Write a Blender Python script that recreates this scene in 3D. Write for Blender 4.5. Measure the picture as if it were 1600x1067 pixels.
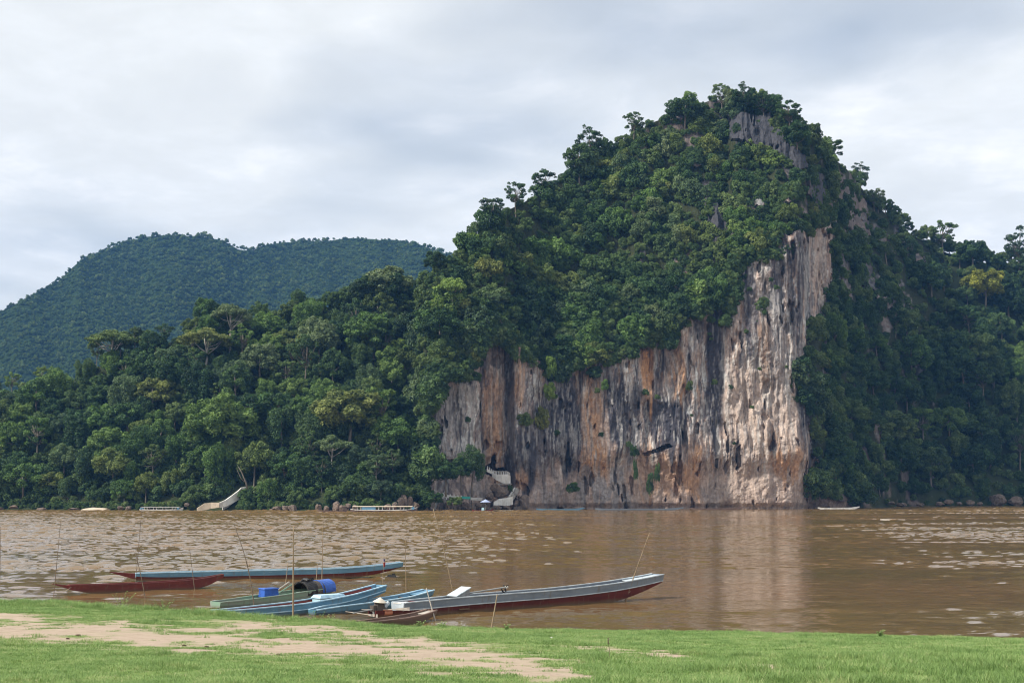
import bpy, math, random
import numpy as np, time
from mathutils import Vector, Matrix
_T0 = time.time()
random.seed(7); RNG = np.random.default_rng(7)
D = bpy.data; SC = bpy.context.scene; COL = SC.collection
for o in list(D.objects): D.objects.remove(o)

# ------------------------------------------------------------------ camera
F = 2383.0; W0, H0 = 1600.0, 1067.0; CAMH = 4.5
PITCH = math.atan(232.5 / F)
cam = D.cameras.new('camera'); cam.sensor_width = 36.0; cam.lens = 36.0 * F / W0
cam.clip_start = 0.1; cam.clip_end = 9000
camo = D.objects.new('camera', cam); COL.objects.link(camo)
camo.location = (0, 0, CAMH); camo.rotation_euler = (math.pi/2 + PITCH, 0, 0)
SC.camera = camo

# ------------------------------------------------------------------ sun, sky, exposure
SUN_EL, SUN_AZ = 43.0, 114.0          # azimuth: degrees left of the view direction
ce, se = math.cos(math.radians(SUN_EL)), math.sin(math.radians(SUN_EL))
sdir = Vector((-math.sin(math.radians(SUN_AZ))*ce, math.cos(math.radians(SUN_AZ))*ce, se))
sun = D.lights.new('sun', 'SUN'); sun.energy = 4.6; sun.angle = math.radians(4.0); sun.color = (1.0, 0.94, 0.84)
suno = D.objects.new('sun', sun); COL.objects.link(suno)
suno.rotation_euler = sdir.to_track_quat('Z', 'Y').to_euler(); suno.location = (-50, -20, 80)
SC.view_settings.view_transform = 'Standard'; SC.view_settings.look = 'None'
SC.view_settings.exposure = 0.24; SC.view_settings.gamma = 1.0; SC.view_settings.use_curve_mapping = False
SC.cycles.max_bounces = 6; SC.cycles.diffuse_bounces = 2; SC.cycles.glossy_bounces = 3
SC.cycles.transmission_bounces = 3; SC.cycles.volume_bounces = 0; SC.cycles.transparent_max_bounces = 6
SC.cycles.use_denoising = True; SC.cycles.filter_width = 1.1

class NT:
    def __init__(s, tree): s.t = tree; s.n = tree.nodes; s.l = tree.links
    def add(s, typ, **kw):
        n = s.n.new(typ)
        for k, v in kw.items():
            if k == 'ins':
                for a, b in v.items(): s.put(n.inputs[a], b)
            else: setattr(n, k, v)
        return n
    def put(s, sock, v):
        if isinstance(v, bpy.types.NodeSocket): s.l.new(v, sock)
        elif isinstance(v, bpy.types.Node): s.l.new(v.outputs[0], sock)
        else: sock.default_value = v
    def math(s, op, a, b=0.0, clamp=False):
        n = s.n.new('ShaderNodeMath'); n.operation = op; n.use_clamp = clamp; s.put(n.inputs[0], a); s.put(n.inputs[1], b); return n.outputs[0]
    def mix(s, f, a, b, mode='MIX'):
        n = s.n.new('ShaderNodeMix'); n.data_type = 'RGBA'; n.blend_type = mode
        s.put(n.inputs[0], f); s.put(n.inputs[6], a); s.put(n.inputs[7], b); return n.outputs[2]
    def ramp(s, f, *stops):
        n = s.n.new('ShaderNodeValToRGB'); s.put(n.inputs[0], f); e = n.color_ramp.elements
        while len(e) < len(stops): e.new(0.5)
        for k, (p, c) in enumerate(stops):
            e[k].position = p; e[k].color = (c, c, c, 1) if not isinstance(c, tuple) else c + (1,) * (4 - len(c))
        return n.outputs[0]
    def noise(s, vec, scale, detail=3, rough=0.55, dist=0.0, dim='3D'):
        n = s.n.new('ShaderNodeTexNoise'); n.noise_dimensions = dim
        if vec is not None: s.put(n.inputs['Vector'], vec)
        n.inputs['Scale'].default_value = scale; n.inputs['Detail'].default_value = detail
        n.inputs['Roughness'].default_value = rough; n.inputs['Distortion'].default_value = dist
        return n.outputs['Fac']
    def mapping(s, vec, scale=(1, 1, 1), rot=(0, 0, 0), loc=(0, 0, 0)):
        n = s.n.new('ShaderNodeMapping'); s.put(n.inputs[0], vec); n.inputs[1].default_value = loc
        n.inputs[2].default_value = rot; n.inputs[3].default_value = scale; return n.outputs[0]

world = D.worlds.new('World'); SC.world = world; world.use_nodes = True
w = NT(world.node_tree); w.n.clear()
sky = w.add('ShaderNodeTexSky', sky_type='NISHITA', sun_disc=False, sun_elevation=math.radians(SUN_EL), sun_rotation=math.radians(-SUN_AZ))
sky.air_density = 1.0; sky.dust_density = 2.0
bg1 = w.add('ShaderNodeBackground', ins={'Color': sky, 'Strength': 0.10})
tc = w.add('ShaderNodeTexCoord'); sep = w.add('ShaderNodeSeparateXYZ', ins={0: tc.outputs['Generated']})
zz = w.math('ADD', w.math('MAXIMUM', sep.outputs[2], 0.0), 0.10)
cx = w.math('DIVIDE', sep.outputs[0], zz); cy = w.math('DIVIDE', sep.outputs[1], zz)
cv = w.add('ShaderNodeCombineXYZ', ins={0: cx, 1: cy}).outputs[0]
n1 = w.noise(w.mapping(cv, (3.0, 2.4, 1), (0, 0, 0.35)), 1.0, 8, 0.60, 0.2)
n2 = w.noise(w.mapping(cv, (0.35, 0.3, 1), (0, 0, -0.2), (3, 1, 0)), 1.0, 3, 0.5)
nn = w.math('ADD', w.math('MULTIPLY', n1, 0.72), w.math('MULTIPLY', n2, 0.28))
ccol = w.ramp(nn, (0.32, (0.70, 0.715, 0.71)), (0.46, (0.745, 0.76, 0.75)), (0.54, (0.79, 0.805, 0.80)), (0.66, (0.95, 0.94, 0.92)))
cov = w.ramp(w.noise(w.mapping(cv, (0.55, 0.5, 1), (0, 0, 0.4), (7.3, 2.2, 0)), 1.0, 4, 0.5), (0.30, 0.45), (0.44, 1.0))
bg2 = w.add('ShaderNodeBackground', ins={'Color': ccol, 'Strength': 1.10})
ms = w.add('ShaderNodeMixShader', ins={0: cov, 1: bg1.outputs[0], 2: bg2.outputs[0]})
w.add('ShaderNodeOutputWorld', ins={0: ms.outputs[0]})

# ------------------------------------------------------------------ helpers
SP, CP = math.sin(PITCH), math.cos(PITCH)
def rk(py):                                     # slope dz/dY of the ray of a picture row
    v = -(np.asarray(py, float) - 533.5) / F
    return (SP + v*CP) / (CP - v*SP)
def P(px, py, Y):                               # point seen at (px, py) at depth Y
    v = -(np.asarray(py, float) - 533.5) / F; a = (np.asarray(px, float) - 800) / F
    k = Y / (CP - v*SP)
    return a*k, Y + 0*a, CAMH + (SP + v*CP)*k
def G(px, py, z=0.0):                           # point at height z seen at (px, py)
    Y = (z - CAMH) / rk(py); x, y, _ = P(px, py, Y); return float(x), float(Y)
def proj(x, y, z):
    f = y*CP + (z - CAMH)*SP; u = -y*SP + (z - CAMH)*CP
    return 800 + F*x/f, 533.5 - F*u/f

def h2(i, j, s):
    n = (i.astype(np.int64)*374761393 + j.astype(np.int64)*668265263 + s*974634777) & 0xFFFFFFFF
    n = ((n ^ (n >> 13)) * 1274126177) & 0xFFFFFFFF; n = (n ^ (n >> 16)) & 0xFFFFFFFF
    n = (n * 2246822519) & 0xFFFFFFFF; n = n ^ (n >> 15)
    return n / 4294967295.0
def vn(x, y, s=0):
    x = np.asarray(x, float); y = np.asarray(y, float)
    xi = np.floor(x); yi = np.floor(y); fx = x-xi; fy = y-yi; fx = fx*fx*(3-2*fx); fy = fy*fy*(3-2*fy)
    a = h2(xi, yi, s); b = h2(xi+1, yi, s); c = h2(xi, yi+1, s); d = h2(xi+1, yi+1, s)
    return (a*(1-fx)+b*fx)*(1-fy) + (c*(1-fx)+d*fx)*fy
def fbm(x, y, s=0, o=4, g=0.5):
    r = 0; a = 1; t = 0
    for k in range(o): r = r + a*vn(x*2**k+17.3*k, y*2**k+5.1*k, s+k); t += a; a *= g
    return r/t
def ss(a, b, x): t = np.clip((x-a)/(b-a), 0, 1); return t*t*(3-2*t)
def inpoly(px, py, poly):
    r = np.zeros(np.shape(px), bool); n = len(poly)
    for i in range(n):
        x1, y1 = poly[i]; x2, y2 = poly[(i+1) % n]
        if y1 == y2: continue
        c = ((y1 > py) != (y2 > py)) & (px < (x2-x1)*(py-y1)/(y2-y1)+x1); r ^= c
    return r
def interp(px, tab): return np.interp(px, [a for a, b in tab], [b for a, b in tab])

def mesh_np(name, V, Fc, smooth=False):
    V = np.asarray(V, np.float32); Fc = np.asarray(Fc, np.int32); m = D.meshes.new(name)
    m.vertices.add(len(V)); m.vertices.foreach_set('co', V.ravel())
    k = Fc.shape[1]; m.loops.add(Fc.size); m.loops.foreach_set('vertex_index', Fc.ravel())
    m.polygons.add(len(Fc)); m.polygons.foreach_set('loop_start', np.arange(len(Fc), dtype=np.int32)*k)
    m.polygons.foreach_set('use_smooth', np.full(len(Fc), smooth)); m.update(calc_edges=True); return m
def gridfaces(nc, nr, flip=False):
    i = np.arange(nc-1)[:, None]*nr + np.arange(nr-1)[None, :]; i = i.ravel()
    f = np.stack([i, i+nr, i+nr+1, i+1], 1); return f[:, ::-1] if flip else f
def link(name, mesh, mat=None, parent=None, loc=None):
    o = D.objects.new(name, mesh); COL.objects.link(o)
    if mat and mesh is not None and not mesh.materials: mesh.materials.append(mat)
    if parent: o.parent = parent
    if loc is not None: o.location = loc
    return o
def tag(o, label=None, cat=None, group=None, kind=None):
    if label: o['label'] = label
    if cat: o['category'] = cat
    if group: o['group'] = group
    if kind: o['kind'] = kind
    return o
def empty(name, loc, rz=0.0):
    o = D.objects.new(name, None); COL.objects.link(o); o.location = loc; o.rotation_euler = (0, 0, rz); o.empty_display_size = 0.2; return o

class MB:
    def __init__(s): s.v = []; s.f = []
    def box(s, c, d, rz=0.0, ry=0.0, taper=1.0):
        b = len(s.v); R = Matrix.Rotation(rz, 3, 'Z') @ Matrix.Rotation(ry, 3, 'Y')
        for z in (-1, 1):
            t = taper if z > 0 else 1.0
            for x, y in ((-1, -1), (1, -1), (1, 1), (-1, 1)):
                p = R @ Vector((x*d[0]/2*t, y*d[1]/2*t, z*d[2]/2)); s.v.append((p.x+c[0], p.y+c[1], p.z+c[2]))
        for q in ((3, 2, 1, 0), (4, 5, 6, 7), (0, 1, 5, 4), (1, 2, 6, 5), (2, 3, 7, 6), (3, 0, 4, 7)): s.f.append(tuple(b+i for i in q))
        return s
    def tube(s, pts, rad, n=6, cap=True):
        pts = [Vector(p) for p in pts]
        if not hasattr(rad, '__len__'): rad = [rad]*len(pts)
        b = len(s.v); up = Vector((0.13, 0.9, 0.41)).normalized()
        for i, p in enumerate(pts):
            t = (pts[min(i+1, len(pts)-1)] - pts[max(i-1, 0)]).normalized()
            a = t.cross(up); 
            if a.length < 0.05: a = t.cross(Vector((1, 0, 0)))
            a.normalize(); c = t.cross(a)
            for k in range(n):
                q = 2*math.pi*k/n; w_ = p + (a*math.cos(q) + c*math.sin(q))*rad[i]; s.v.append(tuple(w_))
        for i in range(len(pts)-1):
            for k in range(n):
                k2 = (k+1) % n; s.f.append((b+i*n+k, b+i*n+k2, b+(i+1)*n+k2, b+(i+1)*n+k))
        if cap: s.f.append(tuple(b+k for k in range(n))[::-1]); s.f.append(tuple(b+(len(pts)-1)*n+k for k in range(n)))
        return s
    def loft(s, rings, cap=True):
        b = len(s.v); n = len(rings[0])
        for r in rings: s.v += [tuple(p) for p in r]
        for i in range(len(rings)-1):
            for k in range(n):
                k2 = (k+1) % n; s.f.append((b+i*n+k, b+i*n+k2, b+(i+1)*n+k2, b+(i+1)*n+k))
        if cap: s.f.append(tuple(b+k for k in range(n))[::-1]); s.f.append(tuple(b+(len(rings)-1)*n+k for k in range(n)))
        return s
    def mesh(s, name, smooth=False):
        m = D.meshes.new(name); m.from_pydata(s.v, [], s.f); m.update()
        if smooth: m.polygons.foreach_set('use_smooth', [True]*len(m.polygons))
        return m
    def build(s, name, mat, parent=None, smooth=False): return link(name, s.mesh(name, smooth), mat, parent)

def newmat(name):
    m = D.materials.new(name); m.use_nodes = True; t = NT(m.node_tree); t.n.clear(); return m, t
def finish(t, surf, vol=None):
    o = t.add('ShaderNodeOutputMaterial')
    if surf is not None: t.put(o.inputs[0], surf)
    if vol is not None: t.put(o.inputs[1], vol)
def bsdf(t, col, rough=0.7, spec=0.3, normal=None, metal=0.0):
    b = t.add('ShaderNodeBsdfPrincipled'); t.put(b.inputs['Base Color'], col); t.put(b.inputs['Roughness'], rough)
    b.inputs['Specular IOR Level'].default_value = spec; b.inputs['Metallic'].default_value = metal
    if normal is not None: t.put(b.inputs['Normal'], normal)
    return b.outputs[0]
def paint(name, c1, c2=None, c3=None, rough=0.55, scale=3.0, stretch=(1, 1, 1), spec=0.35, amt=(0.45, 0.62), mud=False):
    m, t = newmat(name); g = t.add('ShaderNodeTexCoord').outputs['Object']
    c2 = c2 or tuple(x*0.7 for x in c1); c3 = c3 or c2
    n = t.noise(t.mapping(g, stretch), scale, 5, 0.65); n_ = t.noise(t.mapping(g, stretch, loc=(5, 3, 1)), scale*5, 4, 0.7)
    c = t.mix(t.ramp(n, (amt[0], 0.0), (amt[1], 1.0)), c1 + (1,), c2 + (1,))
    c = t.mix(t.ramp(n_, (0.60, 0.0), (0.70, 0.8)), c, c3 + (1,))
    if mud:
        z_ = t.add('ShaderNodeSeparateXYZ', ins={0: g}).outputs[2]; l_ = t.ramp(t.math('ADD', z_, t.math('MULTIPLY', n, 0.18)), (0.10, 0.85), (0.24, 0.0)); c = t.mix(l_, c, (0.13, 0.09, 0.055, 1))
        run = t.noise(t.mapping(g, (7, 7, 0.6)), 1.0, 4, 0.6); c = t.mix(t.ramp(run, (0.56, 0.0), (0.70, 0.55)), c, (0.16, 0.125, 0.09, 1))
    bp = t.add('ShaderNodeBump', ins={'Strength': 0.3, 'Distance': 0.01, 'Height': n_})
    finish(t, bsdf(t, c, rough, spec, bp.outputs[0])); return m

# ------------------------------------------------------------------ silhouettes, regions (outlines of the real hills, in picture rows at their depth)
VIS = [(-700, 700), (-300, 640), (0, 572), (60, 560), (110, 548), (170, 518), (230, 503), (270, 485), (330, 465), (370, 462), (420, 452), (480, 442), (540, 425), (600, 415), (640, 420), (668, 402), (700, 385), (740, 350),
       (790, 312), (830, 292), (870, 268), (895, 242), (930, 222), (960, 215), (985, 192), (1020, 172), (1060, 158), (1110, 140), (1160, 138), (1210, 152), (1250, 185), (1280, 218), (1320, 252), (1350, 287), (1380, 318),
       (1420, 350), (1450, 365), (1490, 374), (1530, 387), (1570, 388), (1600, 380), (1750, 390), (2300, 560)]
OFF = [(-700, 50), (600, 48), (680, 30), (760, 20), (1250, 18), (1330, 10), (1420, 14), (1480, 24), (2300, 30)]
BASE = [(-700, 795), (0, 796.6), (300, 798), (600, 799), (780, 797), (850, 796), (1250, 795), (1300, 794.3), (1340, 793.6), (1420, 791.5), (1600, 790), (2300, 790)]
CLIFF = [(668, 760), (672, 700), (666, 640), (672, 603), (700, 582), (735, 578), (748, 545), (762, 520), (776, 508), (792, 515), (800, 545), (840, 560), (868, 583), (880, 562), (930, 556), (985, 547), (990, 522), (1005, 515), (1020, 527),
         (1050, 520), (1062, 492), (1085, 482), (1130, 480), (1150, 466), (1143, 438), (1150, 408), (1180, 402), (1210, 402), (1217, 366), (1240, 362), (1262, 350), (1278, 330), (1296, 345), (1300, 380), (1298, 430), (1290, 488), (1264, 508),
         (1258, 560), (1240, 592), (1246, 622), (1262, 645), (1272, 700), (1281, 738), (1266, 765), (1300, 778), (1345, 790), (1345, 800), (668, 800)]
ROCKS = [[(1118, 185), (1160, 178), (1195, 180), (1215, 205), (1250, 235), (1262, 262), (1250, 275), (1215, 250), (1180, 250), (1170, 225), (1130, 215), (1118, 215)],
         [(1176, 272), (1192, 268), (1197, 300), (1190, 330), (1178, 318)], [(1102, 300), (1112, 290), (1125, 340), (1140, 350), (1138, 375), (1112, 385), (1104, 350)],
         [(1222, 300), (1238, 298), (1240, 318), (1226, 316)], [(1266, 265), (1285, 275), (1288, 345), (1270, 352), (1262, 300)],
         [(1075, 240), (1090, 238), (1094, 262), (1078, 262)], [(1310, 290), (1335, 300), (1352, 320), (1358, 365), (1352, 400), (1338, 380), (1322, 350), (1312, 320)],
         [(1342, 410), (1358, 410), (1362, 460), (1350, 475), (1340, 445)], [(1366, 462), (1385, 455), (1408, 480), (1415, 505), (1402, 508), (1392, 480), (1375, 492)],
         [(1180, 520), (1185, 470), (1195, 480)], [(778, 500), (790, 490), (798, 530), (785, 540)], [(1410, 395), (1440, 400), (1450, 440), (1435, 455), (1420, 420)]]
CAVEZONE = [(672, 752), (700, 742), (755, 735), (800, 745), (812, 800), (672, 800)]
DX = np.array([-5., 5., 0, 0, 0]); DY = np.array([0, 0, -5., 5., 0])
def jit(px, py):
    return px + 9*(fbm(px/16, py/16, 31, 3)-0.5)*2, py + 9*(fbm(px/16, py/16, 47, 3)-0.5)*2
def is_cliff(px, py): a, b = jit(px, py); return inpoly(a, b, CLIFF)
def is_rock(px, py):
    a, b = jit(px, py); r = inpoly(a, b, CLIFF)
    for q in ROCKS: r = r | inpoly(a, b, q)
    return r | inpoly(px, py, CAVEZONE)
def slope(px, py):
    c = 0
    for dx, dy in zip(DX, DY): c = c + inpoly(px+dx*1.6, py+dy, CLIFF)*0.2
    left = ss(700, 640, px); right = ss(1300, 1345, px)
    s = 1.55*(1-left)*(1-right) + 0.80*left + 0.98*right
    s = s + 0.45*(fbm(px/70, py/70, 3, 3)-0.5)*(1-0.3*left)
    cz = inpoly(px, py, CAVEZONE)
    c = np.where(cz, 0.12, c)
    s = s*(1-c) + c*9.0
    bank = ss(790, 796, py)*(px < 660) + ss(786, 791, py)*(px > 1350)
    return np.where(bank > 0, np.minimum(s, 0.75-0.35*bank), s)

def march(pxs, nr, base, ridge, s_fun, y0=None):
    py0 = base; T = np.linspace(0, 1, nr); Y = np.zeros((len(pxs), nr)); Z = np.zeros_like(Y); PY = np.zeros_like(Y)
    y = (0-CAMH)/rk(py0) if y0 is None else y0; z = CAMH + rk(py0)*y; Y[:, 0] = y; Z[:, 0] = z; PY[:, 0] = py0
    for j in range(1, nr):
        py = py0 + T[j]*(ridge-py0); k = rk(py); s = s_fun(pxs, (py+PY[:, j-1])/2)
        y = (CAMH - z + s*y)/(s - k); z = CAMH + k*y; Y[:, j] = y; Z[:, j] = z; PY[:, j] = py
    return Y, Z, PY
ALLPX = np.arange(-700, 2301, 4.0)
RID = interp(ALLPX, VIS) + interp(ALLPX, OFF) + 5*(fbm(ALLPX/40, ALLPX*0, 9, 3)-0.5); BAS = interp(ALLPX, BASE)
NRW = 200
TY, TZ, TPY = march(ALLPX, NRW, BAS, RID, slope)
def surf(px, py):                               # terrain point at picture position, scalars
    c = min(max((px-ALLPX[0])/4.0, 0), len(ALLPX)-1.001); i = int(c); f = c-i
    b = BAS[i]*(1-f)+BAS[i+1]*f; r = RID[i]*(1-f)+RID[i+1]*f
    t = min(max((py-b)/(r-b), 0), 0.9999)*(NRW-1); j = int(t); g = t-j
    A = lambda Q: (Q[i, j]*(1-g)+Q[i, j+1]*g)*(1-f) + (Q[i+1, j]*(1-g)+Q[i+1, j+1]*g)*f
    Y = A(TY); pr = b + (t/(NRW-1))*(r-b); x, _, z = P(px, pr, Y); return float(x), float(Y), float(z)
def bigshape(px, py):                           # the bays and buttresses of the rock wall, metres outward
    return interp(px, [(640, 0), (676, -4), (745, -4.5), (792, -5), (804, 2), (860, 1.5), (905, -1), (960, 0.5), (1010, -1), (1060, 0.5), (1105, -1.8), (1128, -1.5), (1150, 0.5), (1200, 2.0), (1240, 2.5), (1258, 0), (1272, -4), (1300, 0), (1345, 0)])

# ------------------------------------------------------------------ haze, water, sky-side terrain
m_haze, t = newmat('haze')
pv = t.add('ShaderNodeVolumePrincipled'); pv.inputs['Color'].default_value = (0.16, 0.42, 0.95, 1); pv.inputs['Density'].default_value = 0.00013; pv.inputs['Anisotropy'].default_value = 0.0
finish(t, None, pv.outputs[0])
hz = MB().box((0, 1150, 190), (5200, 2700, 412)).build('haze', m_haze); tag(hz, kind='stuff'); hz['label'] = 'thin blue haze over the river and hills'

def make_water():
    m, t = newmat('river_water'); pos = t.add('ShaderNodeNewGeometry').outputs['Position']
    big = t.noise(t.mapping(pos, (0.006, 0.03, 1), (0, 0, 0.05)), 1.0, 4, 0.6, 0.6)
    calm = t.ramp(big, (0.38, 0.25), (0.55, 1.0))
    sx = t.add('ShaderNodeSeparateXYZ', ins={0: pos})
    amp = t.math('ADD', t.math('MULTIPLY', calm, 0.35), 0.35)
    def vec(scale, rot, det, k, loc=(0, 0, 0)):
        n = t.n.new('ShaderNodeTexNoise'); t.put(n.inputs['Vector'], t.mapping(pos, scale, (0, 0, rot), loc)); n.inputs['Scale'].default_value = 1.0; n.inputs['Detail'].default_value = det; n.inputs['Roughness'].default_value = 0.6; n.inputs['Distortion'].default_value = 0.5
        a_ = t.add('ShaderNodeVectorMath', operation='SUBTRACT', ins={0: n.outputs['Color'], 1: (0.5, 0.5, 0.5)}); b_ = t.add('ShaderNodeVectorMath', operation='MULTIPLY', ins={0: a_.outputs[0], 1: k}); return b_.outputs[0]
    sm_ = vec((0.45, 1.9, 1), 0.10, 3, (0.16, 0.26, 0)); sw = vec((0.10, 0.55, 1), -0.06, 2, (0.05, 0.14, 0), (9, 4, 0)); fi = vec((2.0, 5.0, 1), 0.05, 2, (0.24, 0.32, 0), (2, 7, 0))
    ad = t.add('ShaderNodeVectorMath', operation='ADD', ins={0: sm_, 1: sw}); ad = t.add('ShaderNodeVectorMath', operation='ADD', ins={0: ad.outputs[0], 1: fi})
    sc__ = t.add('ShaderNodeVectorMath', operation='SCALE', ins={0: ad.outputs[0]}); t.put(sc__.inputs['Scale'], amp)
    ad2 = t.add('ShaderNodeVectorMath', operation='ADD', ins={0: sc__.outputs[0], 1: (0, 0, 1)}); bp = t.add('ShaderNodeVectorMath', operation='NORMALIZE', ins={0: ad2.outputs[0]})
    col = t.mix(t.ramp(t.noise(t.mapping(pos, (0.01, 0.05, 1), loc=(3, 2, 0)), 1.0, 4, 0.6), (0.35, 0.0), (0.65, 1.0)), (0.205, 0.122, 0.053, 1), (0.165, 0.110, 0.044, 1))
    sh = t.add('ShaderNodeBsdfPrincipled', ins={'Base Color': col, 'Roughness': 0.07, 'IOR': 1.33, 'Normal': bp.outputs[0]})
    finish(t, sh.outputs[0]); return m
M_WATER = make_water()
def windf(x, y):                                # how rough the surface is at each place
    lf = np.clip((2-x+0.05*y)*0.05, 0, 1); rt = np.clip((x-0.185*y)*0.09, 0, 1)*(0.25+0.75*ss(0.46, 0.56, fbm(x/30, y/10, 951, 3))); far = np.clip((y-58)*0.025, 0.12, 1)
    st = 0.42+0.58*ss(0.38, 0.60, fbm(x/45+0.02*y, y/9, 901, 4)); calm = 0.20+0.30*ss(0.42, 0.62, fbm(x/60, y/16, 911, 3))
    return np.maximum(lf*1.15, rt*0.8)*far*st + calm*0.75
def wgrid():
    an = np.linspace(-0.43, 0.43, 560); ys = [40.0]
    while ys[-1] < 485: ys.append(ys[-1]+0.11+0.21*(ys[-1]-40)/440)
    ys = np.array(ys); X = an[:, None]*ys[None, :]; Y = np.repeat(ys[None, :], len(an), 0)
    w_ = windf(X, Y)
    up_ = 1+0.5*np.clip((Y-80)/250, 0, 1)
    hgt = ((vn(X/0.85+0.1*Y, Y/0.55, 921)-0.5)*0.19 + (vn(X/2.6-0.05*Y, Y/1.4, 931)-0.5)*0.21 + (vn(X/9+0.02*Y, Y/3.6, 961)-0.5)*0.12 + (vn(X/0.7, Y/0.40+0.1*X, 941)-0.5)*0.11)*up_
    edge = np.clip((485-Y)/3, 0, 1)*np.clip((0.43-np.abs(X/Y))/0.01, 0, 1)
    Z = hgt*w_*edge
    return mesh_np('river_water', np.stack([X.ravel(), Y.ravel(), Z.ravel()], 1), gridfaces(len(an), len(ys)), True)
wat = link('river_water', wgrid(), M_WATER); tag(wat, kind='structure')
def side_sheet(pts): 
    o = link('river_water', mesh_np('river_water', pts, np.array([[0, 1, 2, 3]])), M_WATER); tag(o, kind='structure')
for sg in (-1, 1):
    q_ = [(sg*0.43*40, 40, 0), (sg*2400, 40, 0), (sg*2400, 485, 0), (sg*0.43*485, 485, 0)]; side_sheet(q_ if sg < 0 else q_)
side_sheet([(-2400, 485, 0), (2400, 485, 0), (2400, 1500, 0), (-2400, 1500, 0)])
# near bank ------------------------------------------------------------
SHORE = [(-300, 936), (0, 946), (200, 955), (340, 966), (450, 973), (520, 976), (570, 979), (640, 984), (700, 986), (800, 989), (1000, 993), (1200, 996), (1400, 1001), (1600, 1005), (1900, 1012)]
_sp = [G(a, b) for a, b in SHORE]; SHX = [q[0] for q in _sp]; SHY = [q[1] for q in _sp]
_o = np.argsort(SHX); SHX = np.array(SHX)[_o]; SHY = np.array(SHY)[_o]
def shoreY(x): return np.interp(x, SHX, SHY)
def bankz(x, y):
    d = shoreY(x) + 0.5*(fbm(x/2.0, y*0, 77, 3)-0.5) - y
    land = 0.20*ss(0, 1.6, d) + (1.75-0.2)*np.clip(d/np.maximum(shoreY(x)-22, 1), 0, 1)**1.1 + 1.1*np.clip((22-y)/22, 0, 2.5)
    z = np.where(d > 0, land, np.maximum(d*0.22, -1.6))
    return z + np.where(d > 0.3, 0.10*(fbm(x/2.3, y/2.3, 5, 4)-0.5) + 0.03*(fbm(x/0.5, y/0.5, 8, 2)-0.5), 0)*np.clip(d, 0, 1)
SAND = [([(-300, 984), (0, 984), (150, 987), (300, 999), (450, 1008), (560, 1016), (700, 1030), (830, 1046), (900, 1056)], 13), ([(300, 984), (420, 979), (500, 984), (580, 994)], 7),
        ([(-80, 960), (0, 964), (60, 967)], 5), ([(560, 1003), (640, 1002), (690, 1008)], 8), ([(640, 1020), (740, 1022), (840, 1040)], 14), ([(935, 1017), (960, 1018)], 3), ([(1030, 1021), (1070, 1026)], 4),
        ([(1180, 1040), (1215, 1045)], 4), ([(860, 1012), (1000, 1020)], 2.5), ([(780, 1040), (860, 1060)], 10), ([(200, 1000), (320, 1010)], 8), ([(100, 975), (200, 978)], 4)]
def sandmask(x, y, z):
    px, py = proj(x, y, z); r = np.full(np.shape(px), -9.0)
    px2 = px + 60*(fbm(x/1.2, y/1.2, 91, 3)-0.5); py2 = py + 14*(fbm(x/0.9, y/0.9, 92, 4)-0.5)
    for pts, hw in SAND:
        yy = np.interp(px2, [a for a, b in pts], [b for a, b in pts]); e = np.maximum(pts[0][0]-px2, px2-pts[-1][0])
        v = 1 - np.abs(py2-yy)/(hw*1.6) - np.maximum(e, 0)/25; r = np.maximum(r, v)
    return np.clip(r*0.85+0.36 + 1.7*(fbm(x/0.7, y/0.5, 93, 4)-0.5), 0, 1)
xs = np.concatenate([np.arange(-60, -24, 2.0), np.arange(-24, 24, 0.14), np.arange(24, 61, 2.0)]); ys = np.concatenate([np.arange(-30, 20, 1.0), np.arange(20, 63, 0.16), np.arange(63, 90, 3.0)])
X, Y = np.meshgrid(xs, ys, indexing='ij'); Zb = bankz(X, Y); SM = sandmask(X, np.maximum(Y, 5), Zb)
bm = mesh_np('river_bank', np.stack([X.ravel(), Y.ravel(), Zb.ravel()], 1), gridfaces(len(xs), len(ys)), True)
at = bm.attributes.new('sand', 'FLOAT', 'POINT'); at.data.foreach_set('value', SM.ravel().astype(np.float32))
m, t = newmat('bank_soil'); pos = t.add('ShaderNodeNewGeometry').outputs['Position']
sa = t.add('ShaderNodeAttribute', attribute_name='sand').outputs['Fac']
na = t.noise(pos, 3.0, 5, 0.7); nb = t.noise(pos, 22.0, 4, 0.7); nc_ = t.noise(pos, 0.7, 3, 0.6)
sand = t.mix(nb, (0.36, 0.275, 0.205, 1), (0.58, 0.47, 0.375, 1)); sand = t.mix(t.ramp(na, (0.42, 0.0), (0.7, 0.5)), sand, (0.30, 0.225, 0.16, 1))
gr = t.mix(na, (0.13, 0.19, 0.055, 1), (0.22, 0.31, 0.09, 1)); gr = t.mix(t.ramp(nc_, (0.5, 0.0), (0.75, 0.7)), gr, (0.38, 0.34, 0.20, 1))
sx = t.add('ShaderNodeSeparateXYZ', ins={0: pos}); wet = t.ramp(sx.outputs[2], (0.02, 1.0), (0.12, 0.0))
colr = t.mix(wet, t.mix(sa, gr, sand), (0.09, 0.055, 0.03, 1))
bp = t.add('ShaderNodeBump', ins={'Strength': 1.0, 'Distance': 0.12, 'Height': t.math('ADD', t.math('MULTIPLY', na, 0.7), t.math('MULTIPLY', nb, 0.3))})
finish(t, bsdf(t, colr, 0.95, 0.1, bp.outputs[0]))
bank = link('river_bank', bm, m); tag(bank, kind='structure')
# ground sheet below everything out to the horizon
X, Y = np.meshgrid(np.linspace(-2500, 2500, 30), np.linspace(-120, 2400, 30), indexing='ij')
gs = link('ground', mesh_np('ground', np.stack([X.ravel(), Y.ravel(), 0*X.ravel()-3.0], 1), gridfaces(30, 30)), m); tag(gs, kind='structure')

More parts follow.
